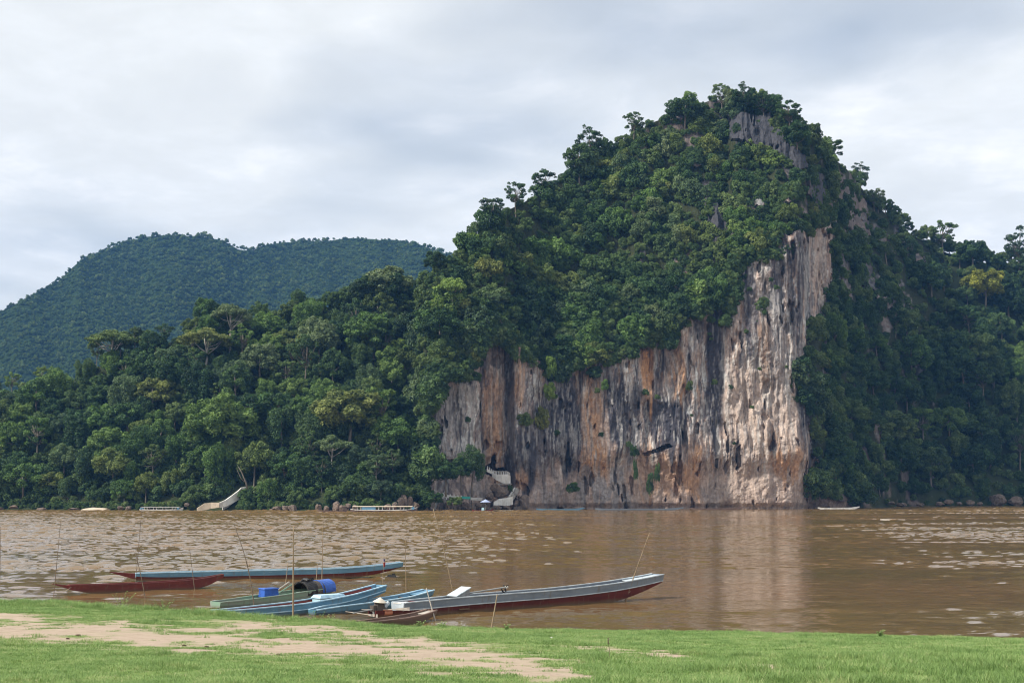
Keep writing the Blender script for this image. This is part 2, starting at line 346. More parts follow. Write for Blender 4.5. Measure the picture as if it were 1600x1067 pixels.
# ------------------------------------------------------------------ rock and forest floor
def make_rock(attr=True, c1=(0.34, 0.27, 0.22), c2=(0.16, 0.14, 0.13)):
    m, t = newmat('limestone'); pos = t.add('ShaderNodeNewGeometry').outputs['Position']
    st = t.noise(t.mapping(pos, (1.5, 1.5, 0.30)), 1.0, 6, 0.68, 0.5); fine = t.noise(pos, 1.7, 6, 0.7)
    if attr: base = t.add('ShaderNodeAttribute', attribute_name='rock').outputs['Color']
    else: base = t.mix(t.noise(pos, 0.35, 4, 0.6), c1 + (1,), c2 + (1,))
    f1 = t.ramp(st, (0.34, 0.72), (0.5, 1.0), (0.68, 1.28)); f2 = t.ramp(fine, (0.3, 0.75), (0.7, 1.22))
    c = t.mix(1.0, base, f1, 'MULTIPLY'); c = t.mix(1.0, c, f2, 'MULTIPLY')
    bp = t.add('ShaderNodeBump', ins={'Strength': 0.9, 'Distance': 0.5, 'Height': t.math('ADD', t.math('MULTIPLY', st, 0.6), t.math('MULTIPLY', fine, 0.6))})
    finish(t, bsdf(t, c, 0.9, 0.15, bp.outputs[0])); return m
M_ROCK = make_rock(); M_BOULDER = make_rock(False, (0.27, 0.20, 0.155), (0.10, 0.085, 0.075))
# hand-placed colour of the wall: (px, py, rx, ry, kind, strength)
BL = [(820, 720, 22, 45, 'd', .95), (884, 665, 28, 70, 'd', 1.), (885, 605, 13, 34, 'd', .9), (846, 690, 26, 60, 'd', .8), (966, 640, 20, 52, 'd', 1.), (992, 626, 13, 26, 'd', .9), (1042, 668, 34, 48, 'd', 1.), (1030, 640, 20, 30, 'd', .7), (1118, 590, 14, 115, 'd', 1.),
      (1094, 512, 11, 34, 'd', .8), (1173, 500, 11, 55, 'd', .8), (1210, 465, 11, 45, 'd', .85), (1236, 400, 12, 45, 'd', .75), (1257, 645, 10, 48, 'd', .95), (1270, 712, 9, 30, 'd', .95), (756, 640, 6, 90, 'd', .7), (800, 620, 7, 70, 'd', .6),
      (795, 740, 8, 40, 'd', .75), (1022, 562, 8, 60, 'd', .4), (930, 565, 30, 14, 'd', .5), (1160, 420, 10, 20, 'd', .5), (1252, 430, 6, 70, 'd', .7), (1190, 225, 110, 75, 'D', 1.), (1110, 330, 26, 60, 'D', .85), (1184, 255, 22, 20, 'D', .9), (1277, 305, 14, 50, 'D', .6), (1120, 340, 16, 60, 'D', .35), (1352, 440, 14, 40, 'D', .6),
      (1213, 430, 13, 60, 'd', .8), (1262, 420, 5, 80, 'd', .7), (1234, 480, 7, 60, 'd', .7), (1165, 455, 8, 50, 'd', .6), (1250, 520, 6, 50, 'd', .6), (1200, 620, 6, 60, 'b', .6), (1160, 600, 5, 80, 'g', .7), (1225, 700, 5, 50, 'd', .4), (1141, 640, 4, 80, 'd', .5), (720, 625, 30, 50, 'w', .35), (705, 660, 28, 60, 'g', .5), (770, 655, 18, 75, 'o', .65), (775, 700, 14, 45, 'o', .5), (812, 600, 9, 46, 'O', .6), (815, 740, 10, 30, 'o', .8), (926, 650, 18, 75, 'o', .7), (928, 715, 22, 28, 'O', .85), (1012, 570, 11, 54, 'O', 1.), (1061, 575, 10, 45, 'O', .7),
      (1149, 432, 7, 34, 'O', .95), (1193, 545, 12, 55, 'b', .8), (1083, 730, 16, 32, 'o', .9), (1228, 722, 28, 25, 'O', .7), (1040, 740, 60, 30, 'o', .55), (1170, 640, 40, 80, 'p', .8), (1225, 650, 20, 60, 'p', .7), (1215, 540, 16, 90, 'g', .6), (1285, 420, 8, 75, 'p', .5),
      (1262, 430, 6, 60, 'w', .5), (1231, 590, 8, 34, 'w', .6), (1085, 583, 5, 14, 'W', 1.), (946, 770, 50, 18, 'g', .8), (1120, 770, 30, 18, 'g', .5), (860, 775, 30, 14, 'g', .5), (1205, 690, 12, 20, 'b', .8), (1150, 760, 60, 25, 'p', .5), (1184, 300, 8, 30, 'W', .8), (1340, 350, 10, 30, 'p', .35),
      (1390, 480, 22, 22, 'p', .8), (1350, 350, 6, 30, 'd', .5), (735, 722, 22, 16, 'w', .8), (790, 770, 20, 14, 'o', .6), (745, 765, 18, 14, 'g', .6), (712, 758, 25, 12, 'd', .6)]
KC = {'d': (0.056, 0.053, 0.062), 'D': (0.085, 0.085, 0.095), 'o': (0.50, 0.30, 0.18), 'O': (0.47, 0.265, 0.14), 'w': (0.50, 0.48, 0.45), 'W': (0.66, 0.65, 0.62), 'g': (0.27, 0.255, 0.25), 'p': (0.42, 0.335, 0.28), 'b': (0.17, 0.11, 0.075)}
def rockcol(px, py, x, z):
    u = x + 2.2*(fbm(x/4, z/8, 201, 3)-0.5)
    base = np.empty(px.shape + (3,))
    f = fbm(px/60, py/120, 210, 4)[..., None]
    base[:] = np.array((0.47, 0.330, 0.255))*f + np.array((0.41, 0.335, 0.295))*(1-f)
    low = ss(712, 752, py + 40*(fbm(px/30, py*0, 220, 3)-0.5))*(px > 700)
    # streaks that run down the wall
    def streak(sx, sz, th, sd): return ss(th-0.02, th+0.05, fbm(u/sx, z/sz, sd, 4, 0.62))
    up = (1-0.85*low)*(0.55+0.45*ss(0.35, 0.6, fbm(x/7, z/9, 239, 3)))*np.where(py < 330, 0.5, 1)
    for sx, sz, th, sd, k, s in ((1.1, 12, .58, 401, 'd', .9), (0.5, 8, .60, 405, 'd', .85), (2.6, 16, .58, 409, 'd', .6), (0.7, 7, .62, 413, 'w', .85), (1.6, 11, .66, 417, 'O', .5), (0.45, 4, .64, 421, 'W', .8), (1.2, 9, .62, 425, 'b', .5), (0.9, 12, .60, 429, 'g', .6)):
        q = (streak(sx, sz, th, sd)*s*up)[..., None]; base = base*(1-q) + np.array(KC[k])*q
    WB = [22*(fbm(u/1.1, z/10, 300+i*7, 3)-0.5) for i in range(4)]
    for (a, b, rx, ry, k, s) in BL:
        wob = WB[int(a) % 4]*0.8
        if ry > 500: continue
        d = np.sqrt(((px-a + 0.30*wob)/rx)**2 + ((py-b + 5.5*wob)/(ry*1.15))**2)
        q = (1-ss(0.72, 1.15, d))*s; base = base*(1-q[..., None]) + np.array(KC[k])*q[..., None]
    for sx, sz, th, sd, k, s in ((0.45, 6, .60, 461, 'd', .7), (0.6, 9, .62, 465, 'w', .5), (0.5, 5, .60, 469, 'g', .5)):
        q = (streak(sx, sz, th, sd)*s*up)[..., None]; base = base*(1-q) + np.array(KC[k])*q
    ed = ss(700, 640, px)[..., None]
    crag = (inpoly(px, py, ROCKS[0]) | inpoly(px, py, ROCKS[2]) | inpoly(px, py, ROCKS[4])).astype(float)[..., None]*(0.55+0.45*ss(0.35, 0.5, fbm(x/2, z/6, 441, 3)))[..., None]
    base = base*(1-crag*0.8) + np.array((0.10, 0.10, 0.115))*crag*0.8
    # wet dark foot just above the water
    q = (ss(0.9, 0.1, z)*0.35)[..., None]; base = base*(1-q) + np.array((0.17, 0.115, 0.075))*q
    notw = 1-is_cliff(px, py).astype(float)[..., None]; base = base*(1-notw*0.62) + np.array((0.035, 0.035, 0.04))*notw*0.5
    base *= (0.72+0.56*fbm(x/0.6, z/0.8, 433, 3))[..., None]
    return base
fpx = np.concatenate([np.arange(600, 660, 4.0), np.arange(660, 1345, 1.5), np.arange(1345, 1470, 3.0)])
frid = interp(fpx, VIS)+interp(fpx, OFF)+5*(fbm(fpx/40, fpx*0, 9, 3)-0.5); fb = interp(fpx, BASE)
NR = 360
FY, FZ, FP = march(fpx, NR, fb, frid, slope)
PX = np.repeat(fpx[:, None], NR, 1)
XX, _, ZZ = P(PX, FP, FY)
clf = is_cliff(PX, FP); rck = is_rock(PX, FP)
cm = clf.astype(float)
for _ in range(3):
    cm[1:-1, 1:-1] = (cm[1:-1, 1:-1]*2 + cm[:-2, 1:-1] + cm[2:, 1:-1] + cm[1:-1, :-2] + cm[1:-1, 2:])/6
rm = np.maximum(rck.astype(float), cm)
u = XX + 2.5*(fbm(XX/5, ZZ/9, 501, 3)-0.5)
ridged = lambda q: 1-np.abs(q*2-1)
low = ss(705, 745, FP + 50*(fbm(PX/35, FP*0, 221, 3)-0.5))
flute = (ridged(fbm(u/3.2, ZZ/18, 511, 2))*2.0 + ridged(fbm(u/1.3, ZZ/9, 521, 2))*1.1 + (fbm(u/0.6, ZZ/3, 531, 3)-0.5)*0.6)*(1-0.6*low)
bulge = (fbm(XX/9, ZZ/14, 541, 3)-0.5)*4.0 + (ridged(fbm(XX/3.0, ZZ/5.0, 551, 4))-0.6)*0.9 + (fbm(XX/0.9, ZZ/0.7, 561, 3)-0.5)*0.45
ledge = 1.5*(1-low)*(ss(640, 700, FP))
crack = 0*ss(0.025, 0.0, np.abs(fbm(XX/7, ZZ/5, 571, 3)-0.5))*ss(0.45, 0.6, fbm(XX/12, ZZ/9, 575, 2))*low
hol = -1.6*ss(0.70, 0.78, fbm(u/1.5, ZZ/5, 581, 3))
undercut = -1.2*ss(1.8, 0.2, ZZ)
disp = bigshape(PX, FP)*cm + (flute + bulge + ledge + crack + hol)*np.maximum(cm, 0.9*rm) + undercut*cm + (1-rm)*(fbm(XX/5, ZZ/5, 591, 3)-0.5)*2
# caves and dark clefts: real hollows
CAVES = [([(757, 740), (757, 728), (766, 722), (768, 712), (772, 709), (774, 720), (775, 733), (786, 728), (791, 737), (775, 745)], 9.0), ([(1003, 709), (1028, 699), (1045, 693), (1050, 698), (1025, 707), (1010, 712)], 2.5), ([(690, 717), (725, 716), (727, 722), (700, 725)], 4.0),
         ([(1150, 700), (1156, 695), (1157, 728), (1151, 735)], 2.0), ([(1118, 716), (1123, 716), (1123, 730), (1118, 728)], 1.5), ([(802, 769), (807, 768), (807, 780), (802, 790)], 4.0)]
ja, jb = PX + 2.5*(fbm(PX/5, FP/5, 603, 2)-0.5), FP + 2.5*(fbm(PX/5, FP/5, 607, 2)-0.5)
for poly, dep in CAVES: disp = np.where(inpoly(ja, jb, poly), disp-dep, disp)
disp = disp - 2.4*cm
FY2 = FY - disp
rc = rockcol(PX, FP, XX, ZZ)
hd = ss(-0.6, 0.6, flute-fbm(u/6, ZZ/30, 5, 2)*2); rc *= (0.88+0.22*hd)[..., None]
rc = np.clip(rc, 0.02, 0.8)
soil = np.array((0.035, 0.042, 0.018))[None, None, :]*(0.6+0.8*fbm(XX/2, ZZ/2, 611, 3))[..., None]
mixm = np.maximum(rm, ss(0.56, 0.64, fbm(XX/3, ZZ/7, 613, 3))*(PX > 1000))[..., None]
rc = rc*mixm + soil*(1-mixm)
# continue the sheet over the ridge and down the far side
def close_back(Xa, Ya, Za, extra=((18, 0.97), (70, 0.75), (170, 0.3), (230, -0.02))):
    Xs, Ys, Zs = [Xa], [Ya], [Za]
    Xs.insert(0, Xa[:, :1]); Ys.insert(0, Ya[:, :1]); Zs.insert(0, Za[:, :1]*0-2.5)
    for dy, fz in extra:
        k = (Ya[:, -1]+dy)/Ya[:, -1]; Xs.append((Xa[:, -1]*k)[:, None]); Ys.append((Ya[:, -1]+dy)[:, None]); Zs.append((Za[:, -1]*fz)[:, None])
    return np.concatenate(Xs, 1), np.concatenate(Ys, 1), np.concatenate(Zs, 1)
X3, Y3, Z3 = close_back(XX, FY2, ZZ)
mm = mesh_np('limestone_mountain', np.stack([X3.ravel(), Y3.ravel(), Z3.ravel()], 1), gridfaces(*X3.shape), False)
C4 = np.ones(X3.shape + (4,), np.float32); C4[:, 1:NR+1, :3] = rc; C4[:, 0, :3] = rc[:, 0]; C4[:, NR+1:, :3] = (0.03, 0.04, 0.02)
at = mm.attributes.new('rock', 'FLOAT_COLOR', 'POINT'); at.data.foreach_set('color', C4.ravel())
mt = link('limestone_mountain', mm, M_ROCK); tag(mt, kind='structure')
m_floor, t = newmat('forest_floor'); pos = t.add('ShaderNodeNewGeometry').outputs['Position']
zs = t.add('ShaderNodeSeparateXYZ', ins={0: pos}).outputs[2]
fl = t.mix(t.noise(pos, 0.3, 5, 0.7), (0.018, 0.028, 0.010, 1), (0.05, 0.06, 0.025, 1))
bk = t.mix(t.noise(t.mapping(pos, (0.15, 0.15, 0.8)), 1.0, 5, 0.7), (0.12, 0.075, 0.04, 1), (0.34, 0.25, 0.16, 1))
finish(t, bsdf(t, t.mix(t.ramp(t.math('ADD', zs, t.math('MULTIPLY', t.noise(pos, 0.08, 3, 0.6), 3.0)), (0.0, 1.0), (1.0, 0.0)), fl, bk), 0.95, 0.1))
m_hill, t = newmat('hill_floor'); pos = t.add('ShaderNodeNewGeometry').outputs['Position']; finish(t, bsdf(t, t.mix(t.noise(pos, 0.08, 5, 0.7), (0.010, 0.022, 0.008, 1), (0.035, 0.055, 0.018, 1)), 1.0, 0.0))
def ter(name, lo, hi):
    q = (ALLPX >= lo) & (ALLPX <= hi); y = TY[q].copy(); z = TZ[q]; pxx = np.repeat(ALLPX[q][:, None], NRW, 1)
    x, _, z = P(pxx, TPY[q], y); edge = ss(600, 640, pxx)*(lo < 600) + ss(1460, 1410, pxx)*(lo > 600)
    y2 = y + edge*2.5 + (fbm(x/6, z/4, 21, 3)-0.5)*2.0*ss(0, 3, z)
    z = np.where(z > 1.0, z, z*1.0)
    a, b, c = close_back(x, y2, z)
    return link(name, mesh_np(name, np.stack([a.ravel(), b.ravel(), c.ravel()], 1), gridfaces(*a.shape), True), m_floor)
tag(ter('forested_hill', -700, 640), kind='structure'); tag(ter('forested_hill', 1410, 2300), kind='structure')

# distant hill
V2 = [(-900, 600), (-300, 540), (0, 488), (40, 468), (90, 440), (130, 405), (180, 383), (220, 371), (260, 369), (320, 369), (350, 377), (372, 389), (392, 392), (412, 384), (440, 378), (500, 375), (560, 374), (620, 377), (660, 385), (700, 398), (800, 430), (1300, 500), (2300, 560)]
M_LEAFX = None
hp = np.arange(-900, 2301, 8.0)
def slope2(px, py): return np.maximum(0.34, 0.44 + 0.10*(fbm(px/24, py/20, 67, 3)-0.5) + 0.42*(fbm(px/90, py/60, 61, 3)-0.5))
HY, HZ, HP = march(hp, 110, np.full(hp.shape, 764.0), interp(hp, V2)+6*(fbm(hp/30, hp*0, 62, 3)-0.5), slope2, y0=np.full(hp.shape, 950.0))
x, _, z = P(np.repeat(hp[:, None], 110, 1), HP, HY)
a, b, c = close_back(x, HY, z, ((40, 0.98), (200, 0.8), (520, -0.01)))
c[:, 0] = -2
tag(link('distant_hill', mesh_np('distant_hill', np.stack([a.ravel(), b.ravel(), c.ravel()], 1), gridfaces(*a.shape), True), m_hill), kind='structure')

# ------------------------------------------------------------------ foliage
def make_leafmat(name, stops, transl=0.25):
    m, t = newmat(name); oi = t.add('ShaderNodeObjectInfo'); at = t.add('ShaderNodeAttribute', attribute_name='tint').outputs['Fac']
    pos = t.add('ShaderNodeNewGeometry').outputs['Position']
    nz = t.noise(pos, 0.05, 2, 0.5)
    f = t.math('ADD', t.math('MULTIPLY', oi.outputs['Random'], 0.62), t.math('ADD', t.math('MULTIPLY', at, 0.38), t.math('MULTIPLY', t.math('SUBTRACT', nz, 0.5), 0.3)))
    c = t.ramp(f, *stops); c = t.mix(1.0, c, oi.outputs['Color'], 'MULTIPLY')
    br = t.ramp(at, (0.0, 0.55), (1.0, 1.5)); c = t.mix(1.0, c, br, 'MULTIPLY')
    d = bsdf(t, c, 0.6, 0.25); tr = t.add('ShaderNodeBsdfTranslucent', ins={'Color': t.mix(1.0, c, (1.25, 1.35, 0.6, 1), 'MULTIPLY')})
    mx = t.add('ShaderNodeMixShader', ins={0: transl, 1: d, 2: tr.outputs[0]}); finish(t, mx.outputs[0]); return m
M_LEAF = make_leafmat('leaves', ((0.05, (0.034, 0.066, 0.030)), (0.30, (0.054, 0.100, 0.036)), (0.55, (0.088, 0.148, 0.044)), (0.75, (0.118, 0.172, 0.056)), (0.98, (0.16, 0.205, 0.072))))
M_BARK = paint('bark', (0.20, 0.17, 0.13), (0.11, 0.09, 0.07), scale=1.5, stretch=(3, 3, 0.5)); M_PALE = paint('pale_bark', (0.42, 0.38, 0.32), (0.28, 0.25, 0.2), scale=1.5, stretch=(3, 3, 0.5))

def leaf_mesh(name, blobs, n, size, rng, inner=0.12, flat=1.0, down=0.25):
    T0 = rng.random(len(blobs)); kids = []; kt = []
    for bi, (c_, r_) in enumerate(blobs):
        kids.append((c_, r_*0.86)); kt.append(T0[bi])
        for _ in range(6 if r_ > 0.6 else 3):
            d_ = rng.normal(size=3); d_[2] = abs(d_[2])*1.1-0.25; d_ /= np.linalg.norm(d_); q_ = 0.28+0.28*rng.random()
            kids.append((c_+d_*r_*0.85*np.array((1, 1, flat)), r_*q_)); kt.append(np.clip(T0[bi]+rng.normal()*0.18, 0, 1))
    blobs = kids
    C = np.array([b[0] for b in blobs]); R = np.array([b[1] for b in blobs]); T = np.array(kt)
    wgt = R**2/np.sum(R**2); N = int(n*2.2); k = rng.choice(len(blobs), N, p=wgt)
    d = rng.normal(size=(N, 3)); d /= np.linalg.norm(d, axis=1)[:, None]
    keep = (d[:, 2] > -0.35) | (rng.random(N) < down); k = k[keep]; d = d[keep]
    rr = R[k]*(0.74+0.42*rng.random(len(k))); p = C[k] + d*rr[:, None]*np.array((1, 1, flat))
    ins = np.zeros(len(p), bool)
    for j in range(len(blobs)):
        q = (p-C[j])/np.array((1, 1, flat)); ins |= (np.einsum('ij,ij->i', q, q) < (0.80*R[j])**2) & (k != j)
    keep = ~ins | (rng.random(len(p)) < inner); p = p[keep][:n]; d = d[keep][:n]; k = k[keep][:n]; N = len(p)
    nr = d*np.array((1, 1, 1.2)) + rng.normal(size=(N, 3))*0.62 + np.array((0, 0, 0.25)); nr /= np.linalg.norm(nr, axis=1)[:, None]
    a = np.cross(nr, rng.normal(size=(N, 3))); a /= np.linalg.norm(a, axis=1)[:, None]; b = np.cross(nr, a)
    s = (size*(0.55+0.9*rng.random(N)))[:, None]; e = (0.55+0.4*rng.random(N))[:, None]
    V = np.stack([p-a*s*0.62, p-b*s*0.42*e - nr*s*0.08, p+a*s*0.62, p+b*s*0.42*e - nr*s*0.08], 1).reshape(-1, 3)
    m = mesh_np(name, V, np.arange(4*N).reshape(-1, 4)); tv = np.clip(T[k]*0.55 + rng.random(N)*0.45, 0, 1)
    at = m.attributes.new('tint', 'FLOAT', 'FACE'); at.data.foreach_set('value', tv.astype(np.float32)); m.materials.append(M_LEAF); return m
def ellipsoid_blobs(rng, n, cz, rx, rz, rmin, rmax, lo=-0.5):
    B = []; tries = 0
    while len(B) < n and tries < n*60:
        tries += 1; d = rng.normal(size=3); d /= np.linalg.norm(d)
        if d[2] < lo: continue
        q = 0.55+0.45*rng.random(); c = np.array((d[0]*rx*q, d[1]*rx*q, cz+d[2]*rz*q)); r = rmin+(rmax-rmin)*rng.random()**1.4
        if all(np.linalg.norm(c-b[0]) > 0.68*(r+b[1]) for b in B): B.append((c, r))
    return B
def trunk_mesh(rng, H, blobs, r0=0.28, nl=5, pale=False, split=0.45):
    mb = MB(); top = Vector((rng.normal()*0.3, rng.normal()*0.3, H*0.75)); mid = Vector((rng.normal()*0.25, rng.normal()*0.25, H*0.4))
    mb.tube([(0, 0, -2.0), (0, 0, 0.5), mid, top], [r0*1.3, r0, r0*0.75, r0*0.3], 7)
    idx = rng.permutation(len(blobs))[:nl]
    for i in idx:
        c = Vector(blobs[i][0]); s = mid.lerp(top, rng.random()*0.6) if c.z > mid.z else Vector((0, 0, max(0.6, c.z*0.6)))
        mb.tube([s, s.lerp(c, 0.5)+Vector((0, 0, -0.3)), c], [r0*0.4, r0*0.28, r0*0.10], 5)
    m = mb.mesh('trunk', True); m.materials.append(M_PALE if pale else M_BARK); return m
PROTO = {}
def P_(kind, sd):
    rng = np.random.default_rng(sd)
    if kind == 'broad':
        B = ellipsoid_blobs(rng, 30, 7.2, 3.9+rng.random(), 3.9, 0.75, 1.75, -0.6); return trunk_mesh(rng, 12, B, 0.3, 6), leaf_mesh('crown', B, 10500, 0.40, rng)
    if kind == 'drape':
        B = []
        for k in range(11):
            an = rng.random()*6.28; ra = 0.6+2.6*rng.random(); h = 10.8-0.35*ra**1.6-1.5*rng.random(); low_ = h*(0.25+0.5*rng.random()) ; r = 0.95+0.4*rng.random(); x_, y_ = ra*math.cos(an), ra*math.sin(an)
            z_ = h
            while z_ > low_*0.9: B.append((np.array((x_+rng.normal()*0.15, y_+rng.normal()*0.15, z_)), r)); z_ -= r*0.8; r = max(0.42, r*0.93); x_ *= 1.02; y_ *= 1.02
        return trunk_mesh(rng, 11, B, 0.3, 4), leaf_mesh('crown', B, 10500, 0.34, rng, down=0.6)
    if kind == 'airy':
        B = ellipsoid_blobs(rng, 34, 8.4, 3.3, 3.9, 0.38, 0.95, -0.75); return trunk_mesh(rng, 12.5, B, 0.2, 22), leaf_mesh('crown', B, 4200, 0.32, rng, flat=0.8, inner=.3)
    if kind == 'umbrella':
        B = []
        for k in range(26):
            an = rng.random()*6.28; ra = 4.6*math.sqrt(rng.random()); B.append((np.array((ra*math.cos(an), ra*math.sin(an), 10.8-0.10*ra*ra+rng.normal()*0.35)), 0.75+0.7*rng.random()))
        return trunk_mesh(rng, 13.5, B, 0.28, 12, True), leaf_mesh('crown', B, 7000, 0.36, rng, flat=0.65)
    if kind == 'bush':
        B = ellipsoid_blobs(rng, 15, 1.7, 1.7, 1.5, 0.45, 1.05, -0.7); return None, leaf_mesh('crown', B, 3600, 0.26, rng, down=0.4)
    if kind == 'far':
        B = ellipsoid_blobs(rng, 9, 6, 3.4, 3.2, 1.2, 2.2, -0.4); return None, leaf_mesh('crown', B, 900, 1.0, rng)
for kind, n in (('broad', 7), ('drape', 5), ('airy', 4), ('umbrella', 2), ('bush', 6), ('far', 4)): PROTO[kind] = [P_(kind, 1000+hash_*17+len(kind)*101) for hash_ in range(n)]
for kind in PROTO:
    for i, (tm, cmesh) in enumerate(PROTO[kind]):
        cmesh.name = kind + '_crown'; 
        if tm: tm.name = kind + '_trunk'
KN = {'broad': 'broadleaf_tree', 'drape': 'creeper_draped_tree', 'airy': 'thin_crowned_tree', 'umbrella': 'flat_crowned_tree'}
TINTS = {'dark green': (0.60, 0.70, 0.72), 'mid green': (1, 1, 1), 'bright green': (1.18, 1.22, 0.95), 'olive green': (1.35, 1.12, 0.95), 'grey-green': (1.15, 1.05, 1.45), 'pale lime green': (1.75, 1.65, 1.15), 'yellow': (2.7, 1.7, 0.8), 'brownish': (2.1, 1.35, 1.2)}
def put_tree(kind, loc, s, tint, label, group=None, var=None, rz=None, sz=1.0, lean=(0, 0)):
    tm, cmh = PROTO[kind][random.randrange(len(PROTO[kind])) if var is None else var]
    e = empty(KN[kind], loc, random.random()*6.28 if rz is None else rz); e.scale = (s, s, s*sz); e.rotation_euler = (lean[0], lean[1], e.rotation_euler.z)
    tag(e, label, 'tree', group)
    a = D.objects.new('trunk', tm); COL.objects.link(a); a.parent = e
    b = D.objects.new('crown', cmh); COL.objects.link(b); b.parent = e; b.color = TINTS[tint] + (1,); return e
def put_bush(loc, s, tint, label, group=None, name='shrub', sc=None, var=None):
    o = D.objects.new(name, PROTO['bush'][random.randrange(6) if var is None else var][1]); COL.objects.link(o); o.location = loc
    o.rotation_euler = (0, 0, random.random()*6.28); o.scale = sc or (s, s, s*(0.8+0.5*random.random())); o.color = TINTS[tint] + (1,); tag(o, label, 'shrub', group); return o
def scatter(name, pts, protos, tint=(1, 1, 1)):   # pts: x, y, z, rz, s, idx
    pts = np.array(pts, np.float32); m = D.meshes.new(name); m.vertices.add(len(pts)); m.vertices.foreach_set('co', pts[:, :3].ravel())
    for k, nm in ((3, 'rz'), (4, 'sc'), (5, 'ix')):
        a = m.attributes.new(nm, 'FLOAT', 'POINT'); a.data.foreach_set('value', np.ascontiguousarray(pts[:, k]))
    o = link(name, m); o.color = tuple(tint) + (1,); tag(o, kind='stuff')
    g = D.node_groups.new(name, 'GeometryNodeTree'); g.interface.new_socket('Geometry', in_out='INPUT', socket_type='NodeSocketGeometry'); g.interface.new_socket('Geometry', in_out='OUTPUT', socket_type='NodeSocketGeometry')
    N = NT(g); gi = N.add('NodeGroupInput'); go = N.add('NodeGroupOutput'); jn = N.add('GeometryNodeJoinGeometry')
    def attr(nm): return N.add('GeometryNodeInputNamedAttribute', data_type='FLOAT', ins={'Name': nm}).outputs[0]
    rot = N.add('ShaderNodeCombineXYZ', ins={2: attr('rz')}); sc_ = attr('sc'); ix = attr('ix')
    for i, po in enumerate(protos):
        ob = N.add('GeometryNodeObjectInfo'); ob.inputs['Object'].default_value = po; ob.inputs['As Instance'].default_value = True
        cmp_ = N.add('FunctionNodeCompare', data_type='FLOAT', operation='EQUAL'); N.put(cmp_.inputs[0], ix); cmp_.inputs[1].default_value = float(i); cmp_.inputs[12].default_value = 0.1
        ip = N.add('GeometryNodeInstanceOnPoints'); N.put(ip.inputs['Points'], gi.outputs[0]); N.put(ip.inputs['Selection'], cmp_.outputs[0]); N.put(ip.inputs['Instance'], ob.outputs['Geometry'])
        N.put(ip.inputs['Rotation'], rot.outputs[0]); N.put(ip.inputs['Scale'], sc_); N.l.new(ip.outputs[0], jn.inputs[0])
    N.l.new(jn.outputs[0], go.inputs[0]); md = o.modifiers.new('scatter', 'NODES'); md.node_group = g; return o

def poisson(x0, x1, y0, y1, dfun, tries, ok):
    pts = []; cell = {}
    r_ = random.Random(int(x0*7+y0))
    for _ in range(tries):
        x, y = r_.uniform(x0, x1), r_.uniform(y0, y1); d = dfun(x, y)
        if not ok(x, y): continue
        cx_, cy_ = int(x//40), int(y//40); bad = False
        for i in range(cx_-1, cx_+2):
            for j in range(cy_-1, cy_+2):
                for (a, b, e) in cell.get((i, j), ()):
                    if (a-x)**2+((b-y)*1.25)**2 < (0.5*(d+e))**2: bad = True; break
                if bad: break
            if bad: break
        if not bad: pts.append((x, y)); cell.setdefault((cx_, cy_), []).append((x, y, d))
    return pts
def rid(px): return float(np.interp(px, ALLPX, RID))
def bas(px): return float(np.interp(px, ALLPX, BAS))
def A1(f, x, y): return bool(f(np.array([float(x)]), np.array([float(y)]))[0])
STAIRZONE = [(300, 800), (300, 787), (345, 775), (392, 752), (400, 775), (360, 800)]

def whereL(px, py):
    f = (bas(px)-py)/(bas(px)-rid(px))
    tier = 'at the waterline' if f < 0.10 else 'low down' if f < 0.3 else 'midway up' if f < 0.62 else 'high up' if f < 0.9 else 'on the ridge'
    if px < 120: a = 'on the far left bank'
    elif px < 215: a = 'left of the white slow boat'
    elif px < 300: a = 'above the white slow boat'
    elif px < 395: a = 'above the white stairway'
    elif px < 540: a = 'right of the white stairway'
    elif px < 600: a = 'above the blue-panelled slow boat'
    elif px < 720: a = 'over the left end of the cliff'
    elif px < 1300: a = 'on the mountain'
    elif px < 1430: a = 'just right of the cliff'
    elif px < 1520: a = 'on the shaded hill'
    else: a = "at the shaded hill's right end"
    return tier + ' ' + a
def style(px, py):
    r = random.random()
    n = float(fbm(np.array([px/60.]), np.array([py/60.]), 700, 2)[0])
    if px > 1290: return 'dark green' if r < 0.5 else 'mid green' if r < 0.85 else 'bright green'
    if n > 0.60: return 'bright green' if r < 0.7 else 'olive green'
    if n < 0.40: return 'dark green' if r < 0.6 else 'grey-green'
    return ('mid green', 'dark green', 'olive green', 'mid green', 'grey-green', 'bright green')[int(r*6)]
KD = {'broad': 'round-crowned tree', 'drape': 'creeper-draped tree', 'airy': 'open-crowned tree', 'umbrella': 'pale-trunked tree'}
RANK = []

_gx, _gy = np.meshgrid(np.arange(-200, 1800, 2.0), np.arange(100, 804, 2.0), indexing='ij'); ROCKM = is_rock(_gx, _gy); STM = inpoly(_gx, _gy, STAIRZONE)
def rockat(x, y): return bool(ROCKM[min(max(int((x+200)/2), 0), 999), min(max(int((y-100)/2), 0), 351)])
def stairat(x, y): return bool(STM[min(max(int((x+200)/2), 0), 999), min(max(int((y-100)/2), 0), 351)])
trees = []
okL = lambda x, y: rid(x)-2 < y < bas(x)-2.5 and not stairat(x, y) and not (x > 645 and rockat(x, y))
for (x, y) in poisson(-30, 690, 440, 796, lambda x, y: 28+6*math.sin(x*0.05)+(3 if y > 560 else -4), 9000, okL):
    f = (bas(x)-y)/(bas(x)-rid(x)); k = random.choices(['broad', 'drape', 'airy', 'umbrella'], [4, 6 if f < 0.6 else 2, 1.3, 0.15])[0]
    s = random.uniform(0.55, 1.12)
    if f < 0.06: s *= 0.62
    if f > 0.88: s = random.uniform(0.5, 0.72)
    if 640 < x: s *= 0.8
    if 636 < x and y > 570: s *= 0.6
    trees.append((x, y, k, s))
